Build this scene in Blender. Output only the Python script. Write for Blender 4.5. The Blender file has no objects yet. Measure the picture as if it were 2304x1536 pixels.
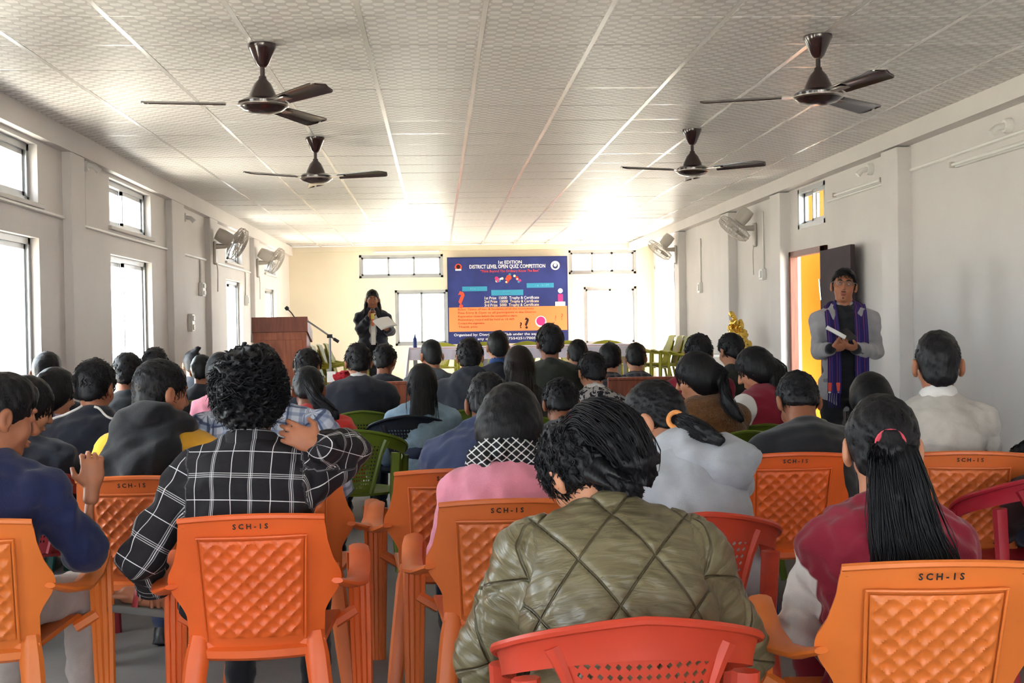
import bpy, math, random
import numpy as np
from mathutils import Vector, Matrix
random.seed(7); np.random.seed(7)
SC = bpy.context.scene
COL = SC.collection
PI = math.pi

# ---------------------------------------------------------------- camera
FPX, IW, IH = 2700.0, 2304, 1536
CAM = np.array([0.0, 0.0, 1.38])
def _basis(vp=(985, 731), roll=1.0):
    r = math.radians(roll)
    y = np.array([(vp[0]-IW/2)/FPX, -(vp[1]-IH/2)/FPX, -1.0]); y /= np.linalg.norm(y)
    u = np.array([-math.sin(r), math.cos(r), 0.0]); u -= (u@y)*y; u /= np.linalg.norm(u)
    return np.array([np.cross(y, u), y, u])
CM = _basis()
cd = bpy.data.cameras.new('camera'); cam = bpy.data.objects.new('camera', cd); COL.objects.link(cam)
cd.sensor_width = 36.0; cd.lens = FPX/IW*36.0; cd.clip_start = 0.05; cd.clip_end = 300
mw = Matrix([[*CM[0], CAM[0]], [*CM[1], CAM[1]], [*CM[2], CAM[2]], [0, 0, 0, 1]])
cam.matrix_world = mw
SC.camera = cam
def ray(px, py): return CM@np.array([(px-IW/2)/FPX, -(py-IH/2)/FPX, -1.0])
def at_y(px, py, Y): d = ray(px, py); return CAM+d*(Y/d[1])
def at_x(px, py, X): d = ray(px, py); return CAM+d*(X/d[0])

# ---------------------------------------------------------------- world, sun, exposure
wd = bpy.data.worlds.new('world'); SC.world = wd; wd.use_nodes = True
wn = wd.node_tree; bg = wn.nodes['Background']
bg.inputs['Color'].default_value = (0.86, 0.93, 1.0, 1); bg.inputs['Strength'].default_value = 3.2
sl = bpy.data.lights.new('sun', 'SUN'); sun = bpy.data.objects.new('sun', sl); COL.objects.link(sun)
sl.energy = 18.0; sl.angle = math.radians(1.0); sl.color = (1.0, 0.94, 0.84)
sun.rotation_euler = Vector((-0.02, -0.70, -0.70)).to_track_quat('-Z', 'Y').to_euler()
SC.view_settings.view_transform = 'Standard'; SC.view_settings.look = 'None'
SC.view_settings.gamma = 1.0; SC.view_settings.use_curve_mapping = False
SC.view_settings.exposure = 2.40
cy = SC.cycles
cy.use_denoising = True; cy.max_bounces = 9; cy.diffuse_bounces = 5; cy.glossy_bounces = 4
cy.transparent_max_bounces = 12; cy.transmission_bounces = 6; cy.sample_clamp_indirect = 8.0
cy.caustics_reflective = False; cy.caustics_refractive = False

# ---------------------------------------------------------------- materials
MATS = {}
class NT:
    def __init__(s, m): s.t = m.node_tree; s.n = s.t.nodes; s.l = s.t.links
    def new(s, typ, **kw):
        nd = s.n.new(typ)
        for k, v in kw.items():
            if k.startswith('_'): setattr(nd, k[1:], v)
            else: nd.inputs[k.replace('__', ' ')].default_value = v
        return nd
    def link(s, a, b): s.l.new(a, b)
    def math(s, op, a, b=None, c=None):
        nd = s.n.new('ShaderNodeMath'); nd.operation = op
        for i, v in enumerate((a, b, c)):
            if v is None: continue
            if isinstance(v, (int, float)): nd.inputs[i].default_value = v
            else: s.l.new(v, nd.inputs[i])
        return nd.outputs[0]
    def mix(s, fac, a, b, mode='MIX'):
        nd = s.n.new('ShaderNodeMix'); nd.data_type = 'RGBA'; nd.blend_type = mode
        for sock, v in ((nd.inputs[0], fac), (nd.inputs[6], a), (nd.inputs[7], b)):
            if isinstance(v, (int, float)): sock.default_value = v
            elif isinstance(v, tuple): sock.default_value = (*v[:3], 1)
            else: s.l.new(v, sock)
        return nd.outputs[2]
    def step(s, v, lo, hi):
        nd = s.n.new('ShaderNodeMapRange'); nd.interpolation_type = 'SMOOTHSTEP'
        s.l.new(v, nd.inputs[0]); nd.inputs[1].default_value = lo; nd.inputs[2].default_value = hi
        return nd.outputs[0]
def base_mat(name, rough=0.6, spec=0.4, metal=0.0):
    m = bpy.data.materials.new(name); m.use_nodes = True
    t = NT(m); b = t.n['Principled BSDF']
    b.inputs['Roughness'].default_value = rough; b.inputs['Metallic'].default_value = metal
    b.inputs['Specular IOR Level'].default_value = spec
    return m, t, b
def mat(name, col, rough=0.6, spec=0.4, metal=0.0, var=0.12, vscale=6.0, bump=0.0, bscale=60.0, sheen=0.0, coat=0.0, stretch=None, hue2=None):
    if name in MATS: return MATS[name]
    m, t, b = base_mat(name, rough, spec, metal)
    tc = t.new('ShaderNodeTexCoord').outputs['Object']
    if stretch:
        mp = t.new('ShaderNodeMapping'); mp.inputs['Scale'].default_value = stretch; t.link(tc, mp.inputs[0]); tc = mp.outputs[0]
    if var or hue2:
        nz = t.new('ShaderNodeTexNoise', Scale=vscale, Detail=4.0); t.link(tc, nz.inputs['Vector'])
        c2 = hue2 or tuple(c*(1-var) for c in col); c1 = tuple(min(1, c*(1+var*0.6)) for c in col)
        t.link(t.mix(t.step(nz.outputs[0], 0.3, 0.7), c2, c1), b.inputs['Base Color'])
    else: b.inputs['Base Color'].default_value = (*col, 1)
    if bump:
        n2 = t.new('ShaderNodeTexNoise', Scale=bscale, Detail=3.0); t.link(tc, n2.inputs['Vector'])
        bp = t.new('ShaderNodeBump', Strength=bump, Distance=0.01); t.link(n2.outputs[0], bp.inputs['Height'])
        t.link(bp.outputs[0], b.inputs['Normal'])
    if sheen: b.inputs['Sheen Weight'].default_value = sheen
    if coat: b.inputs['Coat Weight'].default_value = coat; b.inputs['Coat Roughness'].default_value = 0.15
    MATS[name] = m; return m
def s2l(*rgb):
    return tuple((c/255/12.92 if c/255 <= 0.04045 else ((c/255+0.055)/1.055)**2.4) for c in rgb)

# ---------------------------------------------------------------- object helpers
def link(o, parent=None):
    COL.objects.link(o)
    if parent is not None: o.parent = parent
    return o
def tag(o, label=None, cat=None, group=None, kind=None):
    if label: o['label'] = label
    if cat: o['category'] = cat
    if group: o['group'] = group
    if kind: o['kind'] = kind
    return o
def empty(name, loc=(0, 0, 0), rz=0.0, parent=None):
    o = bpy.data.objects.new(name, None); o.location = loc; o.rotation_euler = (0, 0, rz); o.empty_display_size = 0.1
    return link(o, parent)
def np_mesh(name, V, Fq, smooth=True, mats=(), mi=None, attr=None):
    """V (n,3), Fq list of arrays (m,4) or (m,3)"""
    me = bpy.data.meshes.new(name); V = np.asarray(V, np.float32)
    Fs = Fq if isinstance(Fq, (list, tuple)) else [Fq]
    Fs = [np.asarray(f, np.int32) for f in Fs if len(f)]
    me.vertices.add(len(V)); me.vertices.foreach_set('co', V.ravel())
    nl = sum(f.size for f in Fs); npoly = sum(len(f) for f in Fs)
    me.loops.add(nl); me.polygons.add(npoly)
    me.loops.foreach_set('vertex_index', np.concatenate([f.ravel() for f in Fs]))
    tot = np.concatenate([np.full(len(f), f.shape[1], np.int32) for f in Fs])
    me.polygons.foreach_set('loop_start', np.concatenate([[0], np.cumsum(tot)[:-1]]).astype(np.int32))
    if smooth: me.polygons.foreach_set('use_smooth', np.ones(npoly, bool))
    for m in mats: me.materials.append(m)
    if mi is not None: me.polygons.foreach_set('material_index', np.asarray(mi, np.int32))
    if attr:
        for k, a in attr.items():
            at = me.attributes.new(k, 'FLOAT_VECTOR', 'POINT'); at.data.foreach_set('vector', np.asarray(a, np.float32).ravel())
    me.update(calc_edges=True); me.validate()
    return me
class MB:
    """collects simple shapes into ONE mesh (one part)"""
    def __init__(s): s.v = []; s.f = []
    def add(s, vs, fs):
        o = len(s.v); s.v += [tuple(map(float, p)) for p in vs]; s.f += [tuple(i+o for i in f) for f in fs]; return s
    def box(s, c, d, rz=0.0, bev=0.0):
        cx, cy_, cz = c; x, y, z = d[0]/2, d[1]/2, d[2]/2
        if bev <= 0:
            P = [(-x, -y, -z), (x, -y, -z), (x, y, -z), (-x, y, -z), (-x, -y, z), (x, -y, z), (x, y, z), (-x, y, z)]
            Fc = [(3, 2, 1, 0), (4, 5, 6, 7), (0, 1, 5, 4), (1, 2, 6, 5), (2, 3, 7, 6), (3, 0, 4, 7)]
        else:
            b = min(bev, x*.9, y*.9, z*.9); P = []
            for zz, k in ((-z, b), (-z+b, 0), (z-b, 0), (z, b)):
                X, Y = x-k, y-k
                P += [(-X+b, -Y, zz), (X-b, -Y, zz), (X, -Y+b, zz), (X, Y-b, zz), (X-b, Y, zz), (-X+b, Y, zz), (-X, Y-b, zz), (-X, -Y+b, zz)]
            Fc = [tuple(range(7, -1, -1)), tuple(range(24, 32))]
            for r in range(3):
                for i in range(8): Fc.append((r*8+i, r*8+(i+1) % 8, r*8+8+(i+1) % 8, r*8+8+i))
        c_, s_ = math.cos(rz), math.sin(rz)
        return s.add([(cx+p[0]*c_-p[1]*s_, cy_+p[0]*s_+p[1]*c_, cz+p[2]) for p in P], Fc)
    def b2(s, a, b, bev=0.0):
        return s.box([(a[i]+b[i])/2 for i in range(3)], [abs(b[i]-a[i]) for i in range(3)], 0, bev)
    def tube(s, path, r, n=8, caps=True, flat=1.0, up=(0, 0, 1)):
        path = [Vector(p) for p in path]; m = len(path); rs = r if isinstance(r, (list, tuple, np.ndarray)) else [r]*m
        vs = []; fs = []; u0 = None
        for i, p in enumerate(path):
            t = (path[min(i+1, m-1)]-path[max(i-1, 0)])
            if t.length < 1e-9: t = Vector((0, 0, 1))
            t.normalize()
            if u0 is None:
                u0 = Vector(up)-t*t.dot(Vector(up))
                if u0.length < 1e-3: u0 = Vector((1, 0, 0))-t*t.x
            else: u0 = u0-t*t.dot(u0)
            if u0.length < 1e-6: u0 = t.orthogonal()
            u0.normalize(); w = t.cross(u0)
            for k in range(n):
                a = 2*PI*k/n
                vs.append(p+u0*(math.cos(a)*rs[i]*flat)+w*(math.sin(a)*rs[i]))
        for i in range(m-1):
            for k in range(n): fs.append((i*n+k, i*n+(k+1) % n, (i+1)*n+(k+1) % n, (i+1)*n+k))
        if caps: fs += [tuple(range(n-1, -1, -1)), tuple((m-1)*n+k for k in range(n))]
        return s.add(vs, fs)
    def lathe(s, prof, c=(0, 0, 0), n=24, axis=None):
        """prof: list of (r,h) along axis (default z)"""
        M = Matrix.Identity(3) if axis is None else Vector(axis).to_track_quat('Z', 'Y').to_matrix()
        vs = []; fs = []; c = Vector(c)
        for r, h in prof:
            for k in range(n): vs.append(c+M@Vector((r*math.cos(2*PI*k/n), r*math.sin(2*PI*k/n), h)))
        for i in range(len(prof)-1):
            for k in range(n): fs.append((i*n+k, i*n+(k+1) % n, (i+1)*n+(k+1) % n, (i+1)*n+k))
        if prof[0][0] > 1e-5: fs.append(tuple(range(n-1, -1, -1)))
        if prof[-1][0] > 1e-5: fs.append(tuple((len(prof)-1)*n+k for k in range(n)))
        return s.add(vs, fs)
    def prism(s, poly, d, M=None):
        """poly 2D (x,y) extruded along z by d, then transformed by a Matrix"""
        n = len(poly); P = [Vector((x, y, 0)) for x, y in poly]+[Vector((x, y, d)) for x, y in poly]
        if M is not None: P = [M@p for p in P]
        return s.add(P, [tuple(range(n-1, -1, -1)), tuple(range(n, 2*n))]+[(i, (i+1) % n, n+(i+1) % n, n+i) for i in range(n)])
    def grid(s, fn, nu, nv, thick=None):
        """fn(u,v)->point, thickness along normals if given"""
        P = np.array([[fn(i/nu, j/nv) for i in range(nu+1)] for j in range(nv+1)], float)
        def q(o, flip):
            L = []
            for j in range(nv):
                for i in range(nu):
                    a = o+j*(nu+1)+i; f = (a, a+1, a+nu+2, a+nu+1); L.append(f[::-1] if flip else f)
            return L
        N0 = P.reshape(-1, 3)
        if thick is None: return s.add(N0, q(0, False))
        du = np.gradient(P, axis=1); dv = np.gradient(P, axis=0); n = np.cross(du, dv); n /= np.linalg.norm(n, axis=2, keepdims=True)+1e-12
        N1 = (P-n*thick).reshape(-1, 3); o = len(N0); fs = q(0, False)+q(o, True)
        b = [i for i in range(nu+1)]+[j*(nu+1)+nu for j in range(1, nv+1)]+[nv*(nu+1)+i for i in range(nu-1, -1, -1)]+[j*(nu+1) for j in range(nv-1, 0, -1)]
        for k in range(len(b)): a, c = b[k], b[(k+1) % len(b)]; fs.append((a, a+o, c+o, c))
        return s.add(np.vstack([N0, N1]), fs)
    def mesh(s, name, m=None, smooth=False):
        me = bpy.data.meshes.new(name); me.from_pydata(s.v, [], s.f)
        if m: me.materials.append(m)
        if smooth:
            me.polygons.foreach_set('use_smooth', np.ones(len(me.polygons), bool))
            try: me.set_sharp_from_angle(angle=math.radians(40))
            except Exception: pass
        me.update(); return me
    def build(s, name, m=None, parent=None, smooth=False, loc=None):
        o = bpy.data.objects.new(name, s.mesh(name, m, smooth))
        if loc is not None: o.location = loc
        return link(o, parent)
def struct(o): o['kind'] = 'structure'; return o
def copy_tree(o, parent=None):
    c = o.copy(); COL.objects.link(c); c.parent = parent
    for ch in list(o.children): copy_tree(ch, c)
    return c
def text_mesh(name, s, size, m, parent, loc, rot, extrude=0.0008, align='CENTER', bold=0.0):
    cu = bpy.data.curves.new(name, 'FONT'); cu.body = s; cu.size = size; cu.align_x = align; cu.align_y = 'CENTER'
    cu.extrude = extrude; cu.resolution_u = 2; cu.offset = bold
    tmp = bpy.data.objects.new(name, cu); COL.objects.link(tmp)
    dg = bpy.context.evaluated_depsgraph_get()
    me = bpy.data.meshes.new_from_object(tmp.evaluated_get(dg)); me.name = name
    bpy.data.objects.remove(tmp); me.materials.clear(); me.materials.append(m)
    o = bpy.data.objects.new(name, me); o.location = loc; o.rotation_euler = rot
    return link(o, parent)
# ================================================================ ROOM
XL, XR, YB, YR, HC = -2.76, 3.76, 22.7, -5.0, 2.88
STAGE_Y, STAGE_Z = 13.3, 0.30
M_wall = mat('wall_paint', (0.68, 0.645, 0.625), 0.55, 0.3, var=0.05, vscale=1.3, bump=0.06, bscale=25)
M_cream = mat('cream_paint', (0.80, 0.72, 0.58), 0.55, 0.3, var=0.05, vscale=1.3, bump=0.05, bscale=25)
M_alu = mat('aluminium', (0.42, 0.43, 0.44), 0.35, 0.5, 0.75, var=0.06)
M_white_pl = mat('white_plastic', (0.80, 0.79, 0.76), 0.35, 0.5, var=0.03)
M_grey_pl = mat('ivory_grey_plastic', (0.52, 0.48, 0.43), 0.4, 0.5, var=0.05)
M_black_pl = mat('black_plastic', (0.02, 0.02, 0.022), 0.35, 0.5, var=0.1)
M_chrome = mat('chrome', (0.75, 0.75, 0.76), 0.15, 0.5, 1.0, var=0.0)
M_steel = mat('painted_steel', (0.30, 0.30, 0.31), 0.35, 0.5, 0.6, var=0.05)
def glass():
    m = bpy.data.materials.new('window_glass'); m.use_nodes = True; t = NT(m); t.n.remove(t.n['Principled BSDF'])
    tr = t.new('ShaderNodeBsdfTransparent'); tr.inputs[0].default_value = (0.95, 0.97, 0.97, 1)
    gl = t.new('ShaderNodeBsdfGlossy'); gl.inputs['Roughness'].default_value = 0.02
    lw = t.new('ShaderNodeLayerWeight'); lw.inputs[0].default_value = 0.5
    fac = t.math('ADD', t.math('MULTIPLY', t.math('POWER', lw.outputs['Facing'], 4.0), 0.25), 0.02)
    mx = t.new('ShaderNodeMixShader'); t.link(fac, mx.inputs[0]); t.link(tr.outputs[0], mx.inputs[1]); t.link(gl.outputs[0], mx.inputs[2])
    t.link(mx.outputs[0], t.n['Material Output'].inputs[0]); return m
M_glass = glass()
def floor_mat():
    m, t, b = base_mat('concrete_floor', 0.5, 0.4)
    tc = t.new('ShaderNodeTexCoord').outputs['Object']
    n1 = t.new('ShaderNodeTexNoise', Scale=0.9, Detail=6.0); n2 = t.new('ShaderNodeTexNoise', Scale=30.0, Detail=3.0)
    t.link(tc, n1.inputs['Vector']); t.link(tc, n2.inputs['Vector'])
    c = t.mix(t.step(n1.outputs[0], 0.35, 0.68), (0.17, 0.155, 0.145), (0.27, 0.255, 0.25))
    c = t.mix(t.math('MULTIPLY', n2.outputs[0], 0.35), c, (0.13, 0.12, 0.115))
    t.link(c, b.inputs['Base Color'])
    bp = t.new('ShaderNodeBump', Strength=0.08, Distance=0.01); t.link(n2.outputs[0], bp.inputs['Height']); t.link(bp.outputs[0], b.inputs['Normal'])
    return m
M_floor = floor_mat()
def tile_mat():
    m, t, b = base_mat('laminated_ceiling_tile', 0.42, 0.45)
    g = t.new('ShaderNodeNewGeometry').outputs['Position']
    sp = t.new('ShaderNodeSeparateXYZ'); t.link(g, sp.inputs[0]); x, y = sp.outputs[0], sp.outputs[1]
    row = t.math('FLOOR', t.math('DIVIDE', y, 0.05))
    u = t.math('ADD', t.math('DIVIDE', x, 0.10), t.math('MULTIPLY', row, 0.5))
    a = t.math('ABSOLUTE', t.math('SUBTRACT', t.math('FRACT', u), 0.5))            # 0..0.5 across a cell
    v = t.math('ABSOLUTE', t.math('SUBTRACT', t.math('FRACT', t.math('DIVIDE', y, 0.05)), 0.5))
    hexa = t.math('ADD', a, t.math('MULTIPLY', v, 0.16))
    s = t.step(hexa, 0.24, 0.32)
    seam = t.step(v, 0.40, 0.5)
    c = t.mix(s, (0.80, 0.775, 0.755), (0.56, 0.535, 0.52))
    c = t.mix(t.math('MULTIPLY', seam, 0.35), c, (0.53, 0.505, 0.49))
    t.link(c, b.inputs['Base Color'])
    h = t.math('ADD', t.math('MULTIPLY', s, 0.7), t.math('MULTIPLY', seam, 0.5))
    bp = t.new('ShaderNodeBump', Strength=0.35, Distance=0.003); t.link(h, bp.inputs['Height']); t.link(bp.outputs[0], b.inputs['Normal'])
    return m
M_tile = tile_mat()
M_bar = mat('ceiling_bar_metal', (0.80, 0.78, 0.76), 0.22, 0.6, 0.35, var=0.03)

def wall_boxes(mb, axis, p0, p1, a0, a1, z0, z1, holes):
    """wall slab between planes p0,p1 of the given axis, running a0..a1 along the other, with rectangular holes (a,b,zlo,zhi)"""
    cuts = sorted({a0, a1, *[h[0] for h in holes], *[h[1] for h in holes]})
    for s_, e in zip(cuts[:-1], cuts[1:]):
        mid = (s_+e)/2; zs = sorted([(h[2], h[3]) for h in holes if h[0] < mid < h[1]]); z = z0
        for lo, hi in zs+[(z1, z1)]:
            if lo-z > 1e-4:
                if axis == 'x': mb.b2((p0, s_, z), (p1, e, lo))
                else: mb.b2((s_, p0, z), (e, p1, lo))
            z = hi
    return mb
# ---- windows: (name index, axis, plane, a0, a1, z0, z1, sashes)
LW = [(-3.4, -2.0), (0.2, 1.6), (3.6, 5.0), (7.15, 8.55), (10.38, 11.85), (15.95, 17.25), (19.5, 20.8)]
holesL = []; WINS = []
for a, b in LW:
    holesL += [(a, b, 0.55, 2.03), (a, b, 2.27, 2.68)]
    WINS += [('x', XL-0.11, a, b, 0.55, 2.03, 2), ('x', XL-0.11, a, b, 2.27, 2.68, 2)]
holesR = [(11.36, 12.55, 0.0, 2.09), (11.42, 12.3, 2.31, 2.72)]
WINS.append(('x', XR+0.05, 11.42, 12.3, 2.31, 2.72, 2))
holesB = [(-1.46, 0.12, 2.28, 2.72), (-0.80, 0.20, 1.0, 2.05), (2.50, 3.80, 2.30, 2.76), (2.78, 3.80, 0.95, 2.06)]
WINS += [('y', YB+0.11, -1.46, 0.12, 2.28, 2.72, 3), ('y', YB+0.11, -0.80, 0.20, 1.0, 2.05, 2), ('y', YB+0.11, 2.50, 3.80, 2.30, 2.76, 3), ('y', YB+0.11, 2.78, 3.80, 0.95, 2.06, 2)]
holesRear = [(-2.2, -0.4, 0.7, 2.3), (0.3, 1.9, 0.0, 2.3), (2.3, 3.5, 0.7, 2.3)]
WINS += [('y', YR-0.11, -2.2, -0.4, 0.7, 2.3, 3), ('y', YR-0.11, 2.3, 3.5, 0.7, 2.3, 2)]
XR2 = 4.12
holesR2 = [(19.6, 22.45, STAGE_Z, 2.42)]

floor = struct(MB().b2((XL-0.25, YR-0.25, -0.15), (XR2+0.3, YB+0.25, 0.0)).build('floor', M_floor))
stage = struct(MB().b2((XL, STAGE_Y, 0.0), (XR2, YB, STAGE_Z)).build('floor_stage', mat('pale_bounce_stage_floor', (0.62, 0.57, 0.48), 0.5, 0.3, var=0.1, vscale=2)))  # hidden stage floor given a pale tone to bounce sunlight upward
wl = struct(wall_boxes(MB(), 'x', XL-0.23, XL, YR, YB, 0, HC, holesL).build('wall_left', M_wall))
wr = struct(wall_boxes(MB(), 'x', XR, XR+0.10, YR, 18.3, 0, HC, holesR).build('wall_right', M_wall))
wr2 = struct(wall_boxes(MB(), 'x', XR2, XR2+0.2, 18.1, YB, 0, HC, holesR2).build('wall_right_recess', M_wall))
wb = struct(wall_boxes(MB(), 'y', YB, YB+0.23, XL-0.23, XR2+0.2, 0, HC, holesB).build('wall_back', M_cream))
wf = struct(wall_boxes(MB(), 'y', YR-0.23, YR, XL-0.23, XR+0.23, 0, HC, holesRear).build('wall_rear', M_wall))
# pilasters and beams
for y0, y1 in ((5.75, 6.1), (9.1, 9.45), (12.5, 13.1), (14.55, 15.05), (18.0, 18.55)):
    MB().b2((XL-0.01, y0, 0), (XL+0.065, y1, HC-0.16), 0.006).build('pilaster', M_wall, wl)
for y0, y1 in ((3.2, 3.55), (6.2, 6.55), (9.3, 9.65), (12.58, 12.95), (14.85, 15.25), (17.95, 18.3)):
    MB().b2((XR-0.115, y0, 0), (XR+0.01, y1, HC-0.15), 0.006).build('pilaster', M_wall, wr)
MB().b2((XL-0.01, YR, HC-0.17), (XL+0.075, YB, HC)).build('beam', M_wall, wl)
MB().b2((XR-0.12, YR, HC-0.14), (XR+0.01, YB, HC)).build('beam', M_wall, wr)
MB().b2((XL, YB-0.06, HC-0.10), (XR2, YB+0.01, HC)).build('beam', M_cream, wb)
# window sills / reveal shelves under the vents
for a, b in LW:
    MB().b2((XL-0.1, a-0.05, 2.235), (XL+0.03, b+0.05, 2.268), 0.004).build('window_ledge', M_wall, wl)
k = 0
for ax, pl, a, b, z0, z1, n in WINS:
    k += 1; w = struct(empty('window_%d' % k)); fr = MB(); t = 0.045
    def bx(mb, a0, a1, c0, c1, d0, d1):
        if ax == 'x': mb.b2((pl-d0, a0, c0), (pl+d1, a1, c1))
        else: mb.b2((a0, pl-d0, c0), (a1, pl+d1, c1))
    bx(fr, a, b, z0, z0+t, .05, .05); bx(fr, a, b, z1-t, z1, .05, .05); bx(fr, a, a+t, z0, z1, .05, .05); bx(fr, b-t, b, z0, z1, .05, .05)
    fr.build('window_frame', M_alu, w)
    ww = (b-a-2*t+0.04*(n-1))/n
    for i in range(n):
        s0 = a+t+i*(ww-0.04); s1 = s0+ww; o = 0.018*(1 if i % 2 else -1); sh = MB(); q = 0.034
        for r in ((s0, s1, z0+t, z0+t+q), (s0, s1, z1-t-q, z1-t), (s0, s0+q, z0+t, z1-t), (s1-q, s1, z0+t, z1-t)): bx(sh, *r, .012-o, .012+o)
        so = sh.build('sash', M_alu, w); pn = MB(); bx(pn, s0+q, s1-q, z0+t+q, z1-t-q, .003-o, .003+o); pn.build('pane', M_glass, so)
# ---- ceiling with lifted-out tiles
ceil = struct(MB().b2((XL-0.23, YR-0.23, HC+0.02), (XR2+0.2, YB+0.2, HC+0.14)).build('ceiling', M_tile))
struct(ceil)
x0g, y0g, dx, dy = -2.75, 5.25, 0.6, 0.597
tile_me = MB().box((0, 0, 0), (dx-0.022, dy-0.022, 0.02), 0, 0.003).mesh('ceiling_tile', M_tile)
for j in range(30):
    for i in range(11 if j < 22 else 12):
        if len(ceil.children) >= 299: break
        y = y0g+(j+.5)*dy
        if y > YB-0.1: continue
        o = bpy.data.objects.new('ceiling_tile', tile_me); o.location = (x0g+(i+.5)*dx, y, HC+0.004+random.uniform(-.0015, .0015)); o.rotation_euler = (random.uniform(-.003, .003), random.uniform(-.003, .003), 0); link(o, ceil)
for i in range(0, 12):
    MB().b2((x0g+i*dx-0.013, YR, HC-0.007), (x0g+i*dx+0.013, YB, HC+0.02)).build('ceiling_bar', M_bar, ceil)
bar_me = MB().box((0, 0, 0), (dx-0.026, 0.02, 0.014)).mesh('cross_bar', M_bar)
for j in range(-17, 30):
    MB().b2((x0g, y0g+j*dy-0.010, HC-0.004), (XR2, y0g+j*dy+0.010, HC+0.02)).build('cross_bar', M_bar, ceil)
# ---- outside: ground, corridor wall by the door
M_ground = mat('sunlit_ground', (0.55, 0.50, 0.42), 0.8, 0.2, var=0.1, vscale=0.5)
struct(MB().b2((-80, -60, -0.5), (90, 90, -0.2)).build('ground', M_ground))
M_orange_wall = mat('orange_wall_paint', (0.54, 0.205, 0.028), 1.0, 0.0, var=0.06, vscale=1.0)
struct(MB().b2((5.6, 11.0, -0.2), (5.8, 20.6, 3.6)).build('wall_corridor', M_orange_wall))
struct(MB().b2((XR+0.10, 11.0, 3.5), (5.8, 20.6, 3.62)).build('ceiling_added_shade', M_wall))  # unseen roof added to shade the orange wall from sky and sun
# ---- door on the right wall
M_doorframe = mat('varnished_brown_wood', (0.20, 0.055, 0.02), 0.4, 0.4, var=0.3, vscale=8, stretch=(6, 6, .6))
M_doorleaf = mat('dark_purple_brown_door', (0.050, 0.036, 0.042), 0.7, 0.12, var=0.15, vscale=3)
door = struct(empty('door_1'))
df = MB(); a, b, z1 = 11.36, 12.55, 2.09
df.b2((XR-0.03, a, 0), (XR+0.05, a+0.15, z1), .004).b2((XR-0.03, b-0.06, 0), (XR+0.05, b, z1), .004).b2((XR-0.03, a, z1-0.06), (XR+0.05, b, z1), .004)
df.build('door_frame', M_doorframe, door)
th = math.radians(3); ca, sa = math.cos(th), math.sin(th); L = 1.0
Md = Matrix.Translation((XR-0.055, a+0.0, 0.01))@Matrix(((-sa, ca, 0, 0), (-ca, -sa, 0, 0), (0, 0, 1, 0), (0, 0, 0, 1)))
lf = MB(); lf.prism([(0, -0.02), (L, -0.02), (L, 0.02), (0, 0.02)], 2.02, Md)
leaf = lf.build('door_leaf', M_doorleaf, door)
for zz in (0.25, 1.1):
    MB().prism([(0.14, -0.034), (L-0.14, -0.034), (L-0.14, -0.02), (0.14, -0.02)], 0.7, Md@Matrix.Translation((0, 0, zz))).build('door_panel', M_doorleaf, leaf)
MB().tube([Md@Vector((L-.07, -.03, 1.0)), Md@Vector((L-.07, -.07, 1.0)), Md@Vector((L-.17, -.07, 1.0))], 0.009).build('door_handle', M_chrome, leaf, True)
MB().tube([Md@Vector((0.05, -.03, 1.55)), Md@Vector((0.05, -.045, 1.75))], 0.008).build('door_bolt', M_chrome, leaf, True)
d2 = struct(empty('added_light_opening')); df = MB(); a, b, z0, z1 = 19.6, 22.45, STAGE_Z, 2.42  # doorway added in place of a lit wall; brightens the back wall
df.b2((XR2-0.02, a, z0), (XR2+0.12, a+0.06, z1)).b2((XR2-0.02, b-0.06, z0), (XR2+0.12, b, z1)).b2((XR2-0.02, a, z1-0.06), (XR2+0.12, b, z1))
df.build('door_frame', M_white_pl, d2)

# ---- wiring on the walls: conduits, boxes, lamp holders, tube battens (each hangs on the wall: its own thing)
def conduit(pts, label, r=0.012):
    o = MB().tube(pts, r, 6).build('cable_conduit', M_white_pl); return tag(o, label, 'conduit', 'white cable conduits on the walls')
conduit([(XL+0.012, 5.0, 2.235), (XL+0.012, 9.08, 2.22)], 'white cable conduit running under the nearest left vent window', .014)
conduit([(XL+0.012, 9.47, 2.20), (XL+0.012, 12.45, 2.20)], 'white cable conduit under the second left vent window', .014)
conduit([(XL+0.012, 13.12, 2.20), (XL+0.012, 14.5, 2.20)], 'short white cable conduit beside the nearer left wall fan', .016)
conduit([(XL+0.012, 15.1, 2.20), (XL+0.012, 17.9, 2.20)], 'white cable conduit under the third left vent window', .016)
conduit([(XL+0.012, 9.62, 2.68), (XL+0.012, 9.62, 2.21)], 'upright white conduit below the nearest left lamp holder', .007)
conduit([(XL+0.012, 13.3, 2.60), (XL+0.012, 13.3, 2.21)], 'upright white conduit below the farther left lamp holder', .009)
conduit([(XL+0.012, 14.2, 2.19), (XL+0.012, 14.2, 1.92)], 'upright white conduit above the double switch box', .012)
conduit([(XL+0.012, 17.5, 2.19), (XL+0.012, 17.5, 1.86)], 'upright white conduit by the third left window', .012)
conduit([(XR-0.012, 6.6, 2.56), (XR-0.012, 9.28, 2.54)], 'white conduit along the right wall above the nearer tube batten', .014)
conduit([(XR-0.012, 9.7, 2.50), (XR-0.012, 11.3, 2.50)], 'white conduit along the right wall beside the vent window', .012)
conduit([(XR-0.012, 13.6, 2.62), (XR-0.012, 13.6, 1.95)], 'upright conduit on the right wall near the nearer wall fan', .010)
conduit([(XR-0.012, 16.9, 2.55), (XR-0.012, 16.9, 1.9)], 'upright conduit on the right wall near the far wall fan', .012)
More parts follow.
